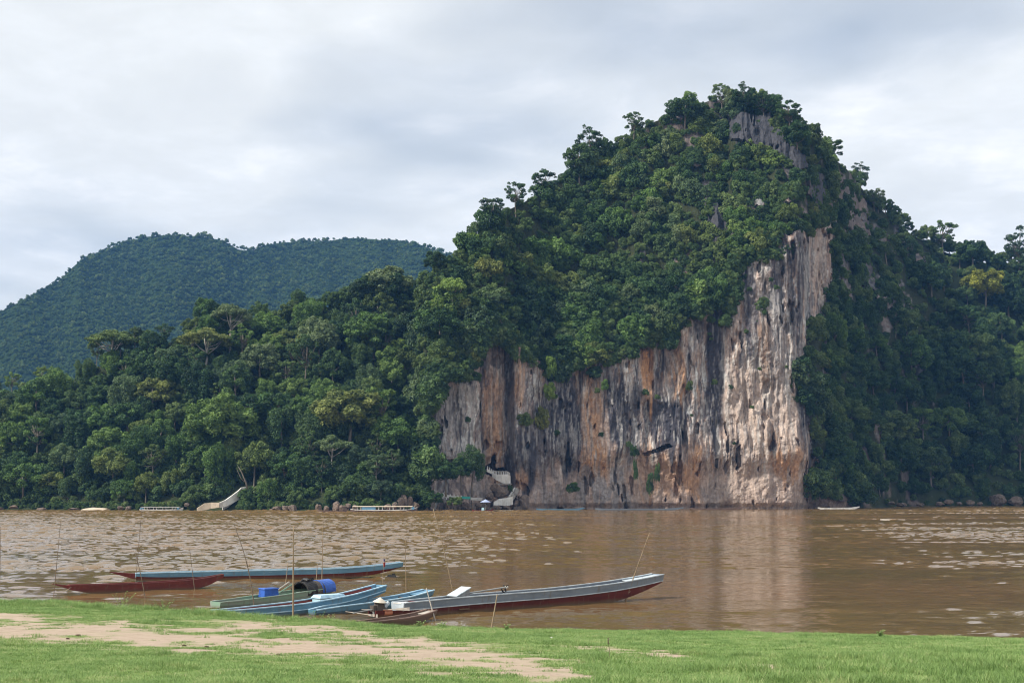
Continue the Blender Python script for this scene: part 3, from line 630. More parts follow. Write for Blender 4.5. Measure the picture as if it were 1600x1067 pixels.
okR = lambda x, y: rid(x)-2 < y < bas(x)-3 and not rockat(x, y)
for (x, y) in poisson(1300, 1640, 300, 792, lambda x, y: 31, 4000, okR):
    f = (bas(x)-y)/(bas(x)-rid(x)); k = random.choices(['broad', 'drape', 'airy'], [5, 4.5 if f < 0.6 else 1, 0.7])[0]
    s = random.uniform(0.6, 1.2)*(1.1 if x > 1400 else 0.8)
    if f < 0.06: s *= 0.6
    if f > 0.88: s = random.uniform(0.5, 0.7)
    trees.append((x, y, k, s))
for x in np.arange(1385, 1650, 11.0): trees.append((x+random.uniform(-4, 4), rid(x)+random.uniform(0, 9), random.choice(['broad', 'broad', 'airy']), random.uniform(0.36, 0.6)))
trees.sort(key=lambda q: -q[3]); NIND = 280
stuff_t = []
for n, (x, y, k, s) in enumerate(trees):
    px_, Yp, zp = surf(x, y)
    if n < NIND:
        ti = style(x, y); w_ = whereL(x, y)
        RANK.append((x, ti, KD[k], w_, put_tree(k, (px_, Yp, zp-0.8), s, ti, f'{ti} {KD[k]} {w_}', f'{ti} {KD[k]}s {w_}', sz=random.uniform(0.85, 1.15))))
    else: stuff_t.append((px_, Yp, zp-0.8, random.random()*6.28, s, float(random.randrange(3))))
# trees one can tell apart -------------------------------------------------
def special(kind, px, pytop, hpx, tint, label, var=None, sz=1.0, rootpy=None, dy=0.0):
    Hn = {'broad': 12.0, 'drape': 11.8, 'airy': 12.6, 'umbrella': 12.6}[kind]
    ry = rootpy or min(pytop+hpx, bas(px)-1); ry = max(ry, rid(px)); x, Y, z = surf(px, ry); _, _, zt = P(px, pytop, Y)
    s = (float(zt)-z+0.5)/(Hn*sz); return put_tree(kind, (x, Y+dy, z-0.5), s, tint, label, var=var, sz=sz)
special('umbrella', 708, 430, 75, 'pale lime green', 'pale lime green tree on a tall bare trunk above the left end of the cliff', 0, 1.15)
special('broad', 1540, 415, 75, 'yellow', 'tree with yellowing leaves on the shaded hill near the right end', 2)
special('airy', 806, 278, 62, 'dark green', 'thin dark tree standing clear of the mountain skyline left of the peak', 0, 1.0)
special('airy', 770, 305, 55, 'grey-green', 'low spreading open tree on the skyline left of the thin dark tree', 1, 0.75)
special('airy', 850, 262, 55, 'dark green', 'feathery tree on the skyline between the thin dark tree and the big dark clump', 2, 0.8)
special('airy', 922, 194, 75, 'dark green', 'big dark open-topped tree rising from the skyline left of the summit', 3)
special('broad', 905, 225, 60, 'dark green', 'dense dark tree on the skyline beside the big open-topped tree', 1)
special('airy', 990, 170, 55, 'grey-green', 'wispy grey-green tree on the left shoulder of the summit', 0)
special('airy', 1128, 126, 60, 'grey-green', 'highest tree on the summit of the limestone mountain', 1)
special('airy', 1165, 128, 62, 'dark green', 'dark tree on the summit just right of the highest tree', 3, 0.9)
special('broad', 1070, 152, 50, 'mid green', 'rounded green tree on the left of the summit', 4, 0.8)
special('airy', 1195, 140, 60, 'dark green', 'open dark tree leaning out from the summit above the grey crags', 2, 0.9)
special('airy', 1232, 152, 65, 'dark green', 'wide-spreading layered dark tree right of the summit', 0, 0.85)
special('broad', 1245, 190, 60, 'dark green', 'dense dark tree under the layered tree right of the summit', 5)
special('airy', 1300, 212, 55, 'dark green', 'open tree leaning off the right shoulder of the mountain', 1, 0.8)
special('airy', 1345, 253, 40, 'grey-green', 'small grey-green tree leaning from the right skyline of the mountain', 3, 0.8)
special('airy', 1372, 292, 40, 'grey-green', 'slim little tree alone on the skyline below the right shoulder', 2)
special('airy', 1475, 338, 70, 'mid green', 'round open tree standing on the skyline of the right-hand hill', 0, 0.9)
special('broad', 1520, 372, 55, 'dark green', 'dark green tree on the skyline right of the round open tree', 2, 0.9)
special('airy', 1592, 352, 85, 'grey-green', 'tall pale tree on the skyline at the right end of the hill', 3, 1.1)
special('umbrella', 320, 508, 80, 'olive green', 'wide olive-brown flat-topped tree high on the slope of the left forest', 1, 0.85)
special('umbrella', 175, 512, 75, 'olive green', 'spreading olive tree with bare limbs near the left ridge', 0, 0.8)
special('broad', 605, 415, 80, 'grey-green', 'large grey-green tree crowning the ridge left of the mountain', 3, 0.8)
special('broad', 680, 392, 40, 'dark green', 'small dark tree where the forest ridge meets the mountain', 1)
special('broad', 575, 485, 80, 'bright green', 'bright green tree with layered foliage high above the blue slow boat', 6, 0.9)
special('broad', 340, 612, 120, 'bright green', 'big bright green tree halfway up the slope above the white stairway', 0, 0.95)
special('broad', 545, 600, 110, 'olive green', 'big yellow-green tree halfway up the slope above the blue slow boat', 2, 0.85)
special('broad', 575, 430, 60, 'mid green', 'mid green tree on the ridge above the layered bright tree', 5, 0.8)
special('broad', 640, 525, 60, 'pale lime green', 'small lime tipped tree on the slope left of the cliff top', 4, 0.8)
def leantree():
    x, Y, z = surf(388, 765); e = empty('bare_trunk', (x, Y-3.5, z-0.5)); tag(e, 'bare leaning trunk beside the top of the white stairway', 'tree')
    MB().tube([(0.6, 0, 0), (0.1, -0.2, 2), (-0.9, -0.4, 4.4), (-1.6, -0.5, 5.6)], [0.24, 0.2, 0.12, 0.05], 7).build('trunk', M_BARK, e, True)
    MB().tube([(0.1, -0.2, 2), (-0.9, -0.6, 2.9), (-1.9, -0.8, 5.0)], [0.1, 0.07, 0.03], 6).build('limb', M_BARK, e, True)
leantree()

# shrubs on the mountain ---------------------------------------------------
sh = []
okK = lambda x, y: rid(x)-3 < y < bas(x)-6 and not rockat(x, y)
for (x, y) in poisson(655, 1345, 140, 780, lambda x, y: 15.5 + 2.5*math.sin(x/23)*math.sin(y/31), 26000, okK):
    s = (0.7+1.35*random.random()**2)*(1.0 if y < 420 else 1.15); sh.append((x, y, s))
sh.sort(key=lambda q: -q[2]); stuff_b = []
for n, (x, y, s) in enumerate(sh):
    px_, Yp, zp = surf(x, y)
    if n < 280:
        ti = style(x, y)
        if x < 1060: w_ = ('high' if y < 330 else 'midway' if y < 440 else 'low') + (' on the outer' if x < 860 else ' on the inner') + ' left flank of the mountain'
        elif x < 1290: w_ = ('among the grey crags of the summit' if y < 270 else 'below the summit crags' if y < 380 else 'on the brow over the bare cliff')
        else: w_ = ('on the right shoulder of the mountain' if y < 480 else 'beside the right edge of the bare cliff')
        RANK.append((x, ti, 'shrub', w_, put_bush((px_, Yp-0.3, zp-1.4*s), s, ti, f'{ti} shrub {w_}', f'{ti} shrubs {w_}')))
    else: stuff_b.append((px_, Yp, zp-1.4*s, random.random()*6.28, s, float(random.randrange(6))))
# low filler on every wooded slope
okF = lambda x, y: rid(x)-2 < y < bas(x)-2 and not rockat(x, y) and not stairat(x, y)
for (x, y) in poisson(-120, 690, 440, 799, lambda x, y: 18, 9000, okF) + poisson(1290, 1720, 300, 792, lambda x, y: 18, 7000, okF):
    s = random.uniform(0.8, 1.5); f = bas(x)-y
    if f < 12: s = random.uniform(0.35, 0.8)
    if y < rid(x)+4: s *= 0.7
    px_, Yp, zp = surf(x, y); stuff_b.append((px_, Yp, zp-0.8*s, random.random()*6.28, s, float(random.randrange(6))))
for x in np.arange(-60, 660, 3.2):           # ragged low green along the far waterline
    y = bas(x)-random.uniform(1.5, 6); 
    if stairat(x, y) or random.random() < 0.3: continue
    s = random.uniform(0.2, 0.6); px_, Yp, zp = surf(x, y); stuff_b.append((px_, Yp, zp-0.5*s, random.random()*6.28, s, float(random.randrange(6))))
far_t = []
for (x, y) in poisson(-160, 760, 355, 620, lambda x, y: 2.8+3.2*random.random(), 60000, lambda x, y: y > float(np.interp(x, *zip(*V2)))):
    c = (x+900)/8; i = int(c); r = interp(np.array([x]), V2)[0]; tt = (764-y)/(764-r)*109; j = min(int(tt), 108)
    f_, g_ = c-i, min(tt-j, 1); Yq = (HY[i, j]*(1-g_)+HY[i, j+1]*g_)*(1-f_)+(HY[i+1, j]*(1-g_)+HY[i+1, j+1]*g_)*f_; X_, _, Z_ = P(x, y, Yq)
    s = (0.27+0.38*random.random()**1.5)*Yq/1400*(1.25 if random.random() < .12 else 1); far_t.append((float(X_), float(Yq), float(Z_)-3*s, random.random()*6.28, s, float(random.randrange(4))))
def protos(kind, anchor_pts, name, label):
    out = []
    for i, (tm, cmh) in enumerate(PROTO[kind]):
        if i >= len(anchor_pts): break
        o = D.objects.new(name, cmh); COL.objects.link(o); o.location = anchor_pts[i][:3]; o.scale = (anchor_pts[i][4],)*3; tag(o, kind='stuff'); out.append(o)
    return out
NUM = ['zero', 'one', 'two', 'three', 'four', 'five', 'six', 'seven', 'eight', 'nine', 'ten', 'eleven', 'twelve']; ORD = ['', 'leftmost', 'second from left', 'third from left', 'fourth from left', 'fifth from left', 'sixth from left', 'seventh from left', 'eighth from left', 'ninth from left', 'tenth from left', 'eleventh from left']
GR = {}
for q in RANK: GR.setdefault(q[1:4], []).append(q)
# vegetation that hangs over the brow of the wall
for i in range(0, 34): pass
BROW = [(668, 640), (680, 598), (700, 580), (735, 576), (750, 545), (764, 518), (777, 505), (792, 512), (802, 545), (840, 558), (868, 580), (880, 560), (930, 554), (985, 545), (990, 522), (1005, 513), (1020, 525), (1050, 518), (1062, 490), (1085, 480), (1130, 478), (1150, 464), (1143, 438), (1150, 406), (1180, 400), (1210, 400), (1217, 364), (1240, 360), (1262, 348), (1278, 328), (1294, 336), (1302, 356)]
for (ax, ay), (bx, by) in zip(BROW[:-1], BROW[1:]):
    L_ = math.hypot(bx-ax, by-ay)
    for k in range(int(L_/4)+1):
        f = (k+random.random())/(L_/4+1); x = ax+(bx-ax)*f+random.uniform(-4, 4); y = ay+(by-ay)*f+random.uniform(-8, 12) + (random.random()**3)*22; s = random.uniform(0.4, 1.15)
        px_, Yp, zp = surf(x, y); stuff_b.append((px_, Yp-0.6-random.random()*1.2, zp-1.1*s, random.random()*6.28, s, float(random.randrange(6))))
for k in range(900):                          # tufts rooted in cracks of crags and wall
    q = ROCKS[random.randrange(len(ROCKS))] if k % 3 else CLIFF; cx_ = sum(a for a, b in q)/len(q); 
    x = random.uniform(min(a for a, b in q), max(a for a, b in q)); y = random.uniform(min(b for a, b in q), max(b for a, b in q))
    if not bool(inpoly(np.array([x]), np.array([y]), q)[0]): continue
    if k % 3 == 0 and (y > 700 or random.random() < .75): continue
    s = random.uniform(0.18, 0.5) if k % 3 == 0 else random.uniform(0.3, 0.85); px_, Yp, zp = surf(x, y); bs = float(bigshape(np.array([x]), 0)[0]) if k % 3 == 0 else 0
    stuff_b.append((px_, Yp-1.2-bs, zp-0.9*s, random.random()*6.28, s, float(random.randrange(6))))
bushes = protos('bush', stuff_b[:6], 'undergrowth', ''); scatter('undergrowth', [(a, b, c, d, e, f) for a, b, c, d, e, f in stuff_b[6:]], bushes)
fars = protos('far', far_t[:4], 'distant_forest', ''); scatter('distant_forest', far_t[4:], fars)
if len(stuff_t) > 4: br = protos('broad', stuff_t[:3], 'forest', ''); scatter('forest', stuff_t[3:], br)
# single plants on the bare wall
def wallbush(px, py, s, tint, label, sc=None, name='shrub', out=0.6):
    x, Y, z = surf(px, py); bs = float(bigshape(np.array([px]), 0)[0]) if px > 800 else 0.0
    return put_bush((x, Y-bs-1.6-out, z-1.0*s), s, tint, label, name=name, sc=sc)
wallbush(861, 590, .9, 'pale lime green', 'bright lime shrub clinging to the cliff above the hanging brown brush', (0.85, 0.7, 1.5)); wallbush(858, 622, .8, 'pale lime green', 'bright lime creeper trailing below the lime shrub on the cliff', (0.8, 0.6, 1.3), 'creeper')
wallbush(847, 668, 1.1, 'brownish', 'brown dry brush hanging on the dark rock of the cliff', (1.1, .7, 1.6)); wallbush(820, 662, 1.0, 'olive green', 'olive shrub beside the brown dry brush on the cliff', (1, .7, .9))
wallbush(893, 768, .6, 'bright green', 'small bright green bush near the foot of the cliff', (.75, .6, .75)); wallbush(1014, 775, .45, 'dark green', 'narrow dark creeper on the wall near the foot of the cliff', (.45, .4, 1.6), 'creeper')
wallbush(1026, 755, .4, 'mid green', 'thin green creeper hanging right of the narrow dark creeper', (.35, .35, 1.5), 'creeper'); wallbush(990, 712, .6, 'dark green', 'grey-green tuft under the dark ledge of the cliff', (.6, .5, .9)); wallbush(944, 610, .5, 'bright green', 'tiny green tuft high on the orange part of the cliff', (.5, .4, .8))
wallbush(992, 752, .4, 'dark green', 'dark dangling plant below the tuft under the ledge', (.3, .3, 1.6), 'creeper'); wallbush(1076, 610, .5, 'olive green', 'small olive tuft under the white scar on the cliff', (.4, .4, .8)); wallbush(775, 540, .8, 'olive green', 'shrub hanging over the rock rib above the orange wall', (1, .7, 1.2))
wallbush(1275, 785, .5, 'dark green', 'mossy dark strip of plants at the right foot of the cliff', (.35, .4, 2.0), 'creeper')
def cavetree(px, top, root, wsc, tint, label, kind='broad', var=0):
    x, Y, z = surf(px, root); _, _, zt = P(px, top, Y-5); s = (float(zt)-z)/(11.8*wsc); e = put_tree(kind, (x, Y-5, z-0.3), s, tint, label, var=var); e.scale = (s, s, s*wsc); return e
cavetree(738, 690, 762, 1.25, 'dark green', 'dark leafy tree growing in front of the rock wall left of the cave', 'drape', 1); cavetree(698, 718, 766, .9, 'dark green', 'rounded dark tree above the white path railing', 'broad', 3)
cavetree(722, 712, 760, 1.0, 'dark green', 'small dark tree between the rounded tree and the tree by the cave', 'broad', 5); cavetree(680, 765, 795, .8, 'dark green', 'low dark tree at the waterline below the white path railing', 'broad', 2)
cavetree(712, 772, 795, .8, 'mid green', 'little green tree among the boulders below the path', 'broad', 4); cavetree(797, 754, 768, 1.1, 'mid green', 'small green tree just right of the cave terrace', 'drape', 2)
# ------------------------------------------------------------------ far shore: stairs, walls, boulders, boats
M_WHITE = paint('whitewash', (0.74, 0.73, 0.70), (0.55, 0.53, 0.49), (0.36, 0.33, 0.29), 0.8, 0.8, (1, 1, 0.4)); M_CREAM = paint('cream_concrete', (0.66, 0.55, 0.42), (0.50, 0.41, 0.31), rough=0.85, scale=1.0)
M_CONC = paint('grey_concrete', (0.36, 0.34, 0.31), (0.24, 0.22, 0.20), rough=0.9, scale=1.2); M_TEAL = paint('teal_sheet', (0.05, 0.30, 0.24), (0.04, 0.22, 0.2)); M_DARK = paint('dark_board', (0.05, 0.045, 0.04), (0.03, 0.03, 0.03))
def sl(px, py, out=2.0):                       # a point just in front of the far slope
    x, Y, z = surf(px, py); return Vector((x, Y-out, z))
def ribbon(pts, w, zt, zb):                    # solid wall along a plan line; zt/zb lists of top and bottom heights
    mb = MB(); rings = []
    for i, p in enumerate(pts):
        a = pts[min(i+1, len(pts)-1)]; b = pts[max(i-1, 0)]; d = Vector((a[0]-b[0], a[1]-b[1], 0)).normalized(); n = Vector((-d.y, d.x, 0))*w/2
        rings.append([(p[0]-n.x, p[1]-n.y, zb[i]), (p[0]+n.x, p[1]+n.y, zb[i]), (p[0]+n.x, p[1]+n.y, zt[i]), (p[0]-n.x, p[1]-n.y, zt[i])])
    return mb.loft(rings)
def atY(px, py, Y): x, y, z = P(px, py, Y); return (float(x), float(y), float(z))
# white stairway on the left bank: a flight between two solid parapets, with a cream landing ramp
Y0 = surf(345, 794)[1] - 3
st = empty('stairway', atY(330, 795, Y0)); tag(st, 'white stairway with solid parapet climbing from the waterline into the left forest', 'stairway')
def child(mb, name, mat, root, smooth=False):
    mb.v = [(a-root.location[0], b-root.location[1], c-root.location[2]) for a, b, c in mb.v]; return mb.build(name, mat, root, smooth)
up = [(343, 785, 0), (352, 781, 1.2), (362, 774, 2.6), (372, 766.5, 4.0), (377, 761.5, 5.0), (385, 760, 5.6)]
pt = [atY(a, b, Y0+c) for a, b, c in up]; bot = [atY(a, b+h, Y0+c)[2] for (a, b, c), h in zip(up, (4, 6, 8.5, 10, 11, 9))]
child(ribbon(pt, 0.35, [p[2] for p in pt], [b-0.6 for b in bot]), 'parapet', M_WHITE, st)
pt2 = [(p[0]+0.3, p[1]+2.2, p[2]-0.25) for p in pt]; child(ribbon(pt2, 0.35, [p[2] for p in pt2], [p[2]-1.5 for p in pt2]), 'parapet', M_WHITE, st)
lo = [(308, 793.5, -1), (320, 786, -0.4), (330, 784.8, 0), (343, 785, 0)]; pl = [atY(a, b, Y0+c) for a, b, c in lo]; lb = [atY(a, b+h, Y0+c)[2] for (a, b, c), h in zip(lo, (1.5, 7, 6, 4))]
child(ribbon(pl, 0.4, [p[2] for p in pl], [b-0.5 for b in lb]), 'landing_wall', M_CREAM, st)
for i in range(24):
    f = i/23*(len(pt)-1); j = min(int(f), len(pt)-2); g = f-j; a = Vector(pt[j]).lerp(Vector(pt[j+1]), g)
    child(MB().box((a.x+0.15, a.y+1.1, a.z-0.9), (0.42, 1.9, 0.3)), 'step', M_CONC, st)
# cave terrace
Yc = surf(780, 757)[1] - 2.5
ct = empty('cave_terrace', atY(780, 757, Yc)); tag(ct, 'white terrace wall with balustrade in front of the dark cave mouth', 'terrace')
tp = [atY(a, b, Yc+c) for a, b, c in ((770, 739.5, 1.2), (776, 741, .4), (784, 741, 0), (792, 741, 0), (796.5, 743.5, .6))]; tb = [atY(a, b, Yc)[2] for a, b in ((770, 742), (776, 747), (784, 751), (792, 754), (797, 756))]
child(ribbon(tp, 0.5, [p[2] for p in tp], [b-0.4 for b in tb]), 'terrace_wall', M_WHITE, ct)
child(ribbon([(p[0], p[1], 0) for p in tp], 0.22, [p[2]+0.72 for p in tp], [p[2]+0.60 for p in tp]), 'handrail', M_WHITE, ct)
for i in range(13):
    f = i/12*(len(tp)-1); j = min(int(f), len(tp)-2); a = Vector(tp[j]).lerp(Vector(tp[j+1]), f-j)
    child(MB().box((a.x, a.y, a.z+0.30), (0.16, 0.16, 0.6)), 'baluster', M_WHITE, ct)
fl = [atY(a, b, Yc+1.4) for a, b in ((760.5, 732), (764, 733.5), (768, 735.5), (771, 739))]
child(ribbon(fl, 0.4, [p[2] for p in fl], [p[2]-0.7 for p in fl]), 'stair_parapet', M_WHITE, ct)
for i, (a, b) in enumerate(((762, 729), (765, 731), (768, 733), (771, 735.5))):
    q = atY(a, b, Yc+1.4); child(MB().box((q[0], q[1], q[2]-0.35), (0.2, 0.2, 1.0)), 'baluster', M_WHITE, ct)
child(MB().box(atY(786, 756, Yc+1.6), (4.0, 4.0, 0.3)), 'terrace_floor', M_CONC, ct)
# landing under the cave
Yl = surf(785, 790)[1] - 3
lw = empty('landing_stage', atY(785, 790, Yl)); tag(lw, 'pale concrete landing stage with grey steps at the waterline below the cave', 'landing stage')
a_ = [atY(x, y, Yl+d) for x, y, d in ((771, 784.5, -1), (780, 779, -.5), (792, 777.5, 0), (801, 776, .3))]; b_ = [atY(x, y, Yl)[2] for x, y in ((771, 787), (780, 787), (792, 788), (801, 786))]
child(ribbon(a_, 0.6, [p[2] for p in a_], [z-0.3 for z in b_]), 'landing_wall', M_WHITE, lw)
for i in range(11):
    f = i/10; q = atY(798+f*8, 776-f*12, Yl+1.0+f*2.5); child(MB().box((q[0], q[1], q[2]-0.3), (1.5, 0.5, 0.6)), 'step', M_CONC, lw)
for o_ in (-1.6, 1.9):
    qs = [atY(798+o_+f*8, 775.0-f*12, Yl+1.0+f*2.5) for f in (0, .5, 1)]; child(ribbon(qs, 0.3, [q[2]+0.25 for q in qs], [q[2]-1.2 for q in qs]), 'parapet', M_WHITE if o_ < 0 else M_CONC, lw)
Yp_ = surf(700, 775)[1] - 3
rl = empty('path_railing', atY(695, 772, Yp_)); tag(rl, 'white railing of the shore path running down left of the teal roof', 'railing')
rp = [atY(x, y, Yp_+d) for x, y, d in ((671, 766, 3), (680, 769, 2), (690, 772.5, 1), (700, 774.5, .6), (711, 776, .2), (721, 777.5, 0))]
child(ribbon(rp, 0.25, [p[2]+0.2 for p in rp], [p[2]-0.45 for p in rp]), 'parapet', M_WHITE, rl)
for i in range(10):
    f = i/9*5; j = min(int(f), 4); a = Vector(rp[j]).lerp(Vector(rp[j+1]), f-j); child(MB().box((a.x, a.y, a.z-0.2), (0.22, 0.22, 1.3)), 'post', M_WHITE, rl)
def hut(px, py, wpx, mat, label, Yo=0.0):
    q = atY(px, py, Yp_+Yo); w_ = wpx*Yp_/F; e = empty('shelter', q); tag(e, label, 'shelter')
    MB().loft([[(-w_/2, -1, 0.0), (w_/2, -1, -0.1), (w_/2, 0, 0.45), (-w_/2, 0, 0.55)], [(-w_/2, 1, -.05), (w_/2, 1, -0.15), (w_/2, 0.02, 0.47), (-w_/2, 0.02, 0.57)]]).build('roof', mat, e)
    for x in (-w_/2+.1, w_/2-.1):
        for y in (-.9, .9): MB().tube([(x, y, 0), (x, y, -1.8)], 0.06, 5).build('post', M_DARK, e)
hut(728, 779, 14, M_TEAL, 'small teal-roofed shelter on the shore path under the cliff'); hut(745, 781, 18, M_CONC, 'low grey-roofed shelter right of the teal-roofed one', -0.5)
# boulders
def boulder_mesh(sd):
    r_ = random.Random(sd); import bmesh
    b = bmesh.new(); bmesh.ops.create_icosphere(b, subdivisions=3, radius=1.0); pl_ = [(Vector((r_.gauss(0, 1), r_.gauss(0, 1), r_.gauss(0, 1))).normalized(), r_.uniform(0.55, 0.85)) for _ in range(9)]
    for v in b.verts:
        for n, d in pl_:
            e = v.co.dot(n)-d
            if e > 0: v.co -= n*e*0.9
        v.co *= 1+0.05*r_.gauss(0, 1)
    m = D.meshes.new('boulder'); b.to_mesh(m); b.free(); m.materials.append(M_BOULDER); return m
BM = [boulder_mesh(i) for i in range(7)]
def boulder(px, py, w_, h_, label, group=None, out=2.5, tilt=0.0):
    q = sl(px, py, out); o = D.objects.new('boulder', BM[random.randrange(7)]); COL.objects.link(o); k = q.y/F; q.z = float(P(px, py, q.y)[2])
    o.location = q; o.scale = (w_*k/1.6, w_*k/1.8, h_*k/1.6); o.rotation_euler = (0, tilt, random.random()*6.28 if not tilt else 0.3); tag(o, label, 'boulder', group)
for px, py, w_, h_, tl in ((627, 786, 10, 16, .25), (634, 784, 9, 20, -.2), (641, 785, 8, 17, .3), (618, 790, 10, 10, 0), (650, 789, 12, 9, 0), (608, 792, 10, 8, 0)): boulder(px, py, w_, h_, 'tall pale boulder jutting up behind the blue slow boat', 'boulders behind the blue slow boat', 3, tl)
for px, py, w_, h_ in ((436, 795, 14, 7), (448, 794, 10, 9), (460, 794.5, 14, 10), (428, 797, 8, 5)): boulder(px, py, w_, h_, 'pale boulder at the waterline between the stairway and the blue slow boat', 'boulders right of the stairway')
for px, py, w_, h_ in ((500, 793, 10, 12), (512, 795, 9, 8), (527, 791, 12, 14), (538, 794, 12, 11), (546, 790, 8, 8), (556, 793, 9, 8)): boulder(px, py, w_, h_, 'brown boulder on the shore just left of the blue slow boat', 'boulders left of the blue slow boat')
for px, py, w_, h_ in ((702, 790, 9, 14), (711, 795, 6, 6), (718, 794, 7, 7), (727, 792, 13, 14), (736, 793, 14, 9), (748, 790, 10, 8), (756, 792, 9, 9), (765, 775, 14, 10), (783, 768, 22, 18), (775, 762, 14, 12), (790, 793, 22, 9), (775, 794, 16, 7), (818, 788, 22, 26), (808, 795, 14, 8)): boulder(px, py, w_, h_, 'brownish boulder in the tumble of rock below the cave', 'boulders below the cave')
for px, py, w_, h_ in ((1405, 788, 14, 5), (1434, 788, 10, 4), (1465, 787, 12, 6), (1478, 784, 12, 7), (1495, 786, 9, 5), (1512, 785, 14, 7), (1527, 787, 10, 5), (1553, 781, 26, 16), (1582, 783, 20, 13), (1602, 780, 14, 18), (1390, 786, 12, 5)): boulder(px, py, w_, h_, 'pale boulder along the waterline under the right-hand hill', 'boulders under the right-hand hill')
for px, py, w_, h_ in ((5, 794, 12, 4), (28, 792, 14, 5), (70, 795, 12, 4), (120, 795, 18, 4), (150, 795, 14, 5), (192, 794, 10, 6), (205, 794, 12, 6), (296, 789, 8, 6)): boulder(px, py, w_, h_, 'low brown rock at the waterline of the far left bank', 'rocks of the far left bank')
sb = sl(158, 793, 4); so = MB(); so.loft([[(x_, y_, (0.42-0.03*abs(x_)**1.9)*(1-abs(y_)/3.2)+0.25) for y_ in (-3, -1.5, 0, 1.5, 3)] + [(x_, 3, -1), (x_, -3, -1)] for x_ in np.linspace(-2.6, 2.6, 9)])
o = so.build('sandbank', M_CREAM); o.location = (sb.x, sb.y, 0.0); tag(o, 'pale sand patch on the far left shore', 'sandbank')

# ------------------------------------------------------------------ boats
M_MAROON = paint('maroon_paint', (0.115, 0.018, 0.018), (0.075, 0.014, 0.014), (0.05, 0.02, 0.018), 0.5, 1.6, (0.4, 2, 2), mud=True); M_MAROON2 = paint('faded_maroon_paint', (0.17, 0.035, 0.032), (0.12, 0.03, 0.028), (0.2, 0.09, 0.07), 0.6, 1.8, (0.4, 2, 2), mud=True)
M_GREY = paint('slate_grey_paint', (0.20, 0.245, 0.30), (0.15, 0.19, 0.24), (0.29, 0.31, 0.33), 0.5, 1.3, (0.4, 2, 2), mud=True); M_GREYL = paint('pale_grey_trim', (0.50, 0.56, 0.60), (0.36, 0.41, 0.45), rough=0.5)
M_BLUE = paint('sky_blue_paint', (0.13, 0.28, 0.41), (0.10, 0.22, 0.33), (0.26, 0.38, 0.45), 0.5, 1.4, (0.4, 2, 2), mud=True); M_BLUEL = paint('pale_blue_trim', (0.44, 0.62, 0.74), (0.28, 0.46, 0.6), rough=0.5); M_BLUED = paint('dull_blue_paint', (0.07, 0.19, 0.27), (0.045, 0.12, 0.17), (0.03, 0.06, 0.08), 0.6, 1.4, (0.4, 2, 2), mud=True)
M_WOOD = paint('weathered_wood', (0.20, 0.135, 0.11), (0.12, 0.08, 0.065), (0.30, 0.25, 0.22), 0.85, 2.2, (0.3, 3, 3), mud=True); M_WOODL = paint('bleached_wood', (0.46, 0.42, 0.37), (0.30, 0.27, 0.24), rough=0.85, scale=3, stretch=(0.3, 3, 3))
M_GREEN = paint('faded_green_paint', (0.20, 0.33, 0.24), (0.24, 0.28, 0.24), (0.32, 0.31, 0.28), 0.7, 1.6, (0.4, 2, 2), mud=True); M_ROYAL = paint('royal_blue_tarp', (0.03, 0.11, 0.45), (0.025, 0.08, 0.33), (0.10, 0.2, 0.5), 0.4, 2.5); M_BLACK = paint('black_tarp', (0.012, 0.012, 0.014), (0.02, 0.02, 0.02), rough=0.5)
M_TAUPE = paint('woven_cover', (0.10, 0.085, 0.075), (0.07, 0.06, 0.055), rough=0.9, scale=5); M_ICE = paint('pale_blue_box', (0.42, 0.62, 0.68), (0.33, 0.52, 0.6), (0.5, 0.5, 0.45), 0.5); M_BAMBOO = paint('bamboo', (0.27, 0.205, 0.13), (0.17, 0.12, 0.075), (0.14, 0.1, 0.07), 0.7, 2.0, (4, 4, 1)); M_DKBAM = paint('dark_bamboo', (0.16, 0.12, 0.085), (0.09, 0.07, 0.05), rough=0.8)
M_RED = paint('red_cloth', (0.36, 0.06, 0.06), (0.28, 0.05, 0.05), rough=0.8); M_NAVY = paint('navy_cloth', (0.05, 0.06, 0.25), (0.05, 0.05, 0.2), rough=0.8); M_STRAW = paint('straw_hat', (0.62, 0.58, 0.50), (0.5, 0.45, 0.38), rough=0.9); M_METAL = paint('dull_metal', (0.30, 0.31, 0.31), (0.2, 0.2, 0.2), rough=0.45); M_SKIN = paint('orange_plastic', (0.55, 0.20, 0.11), (0.4, 0.16, 0.09), rough=0.6)
M_ROPE = paint('rope', (0.35, 0.30, 0.22), (0.2, 0.17, 0.12), rough=0.9)

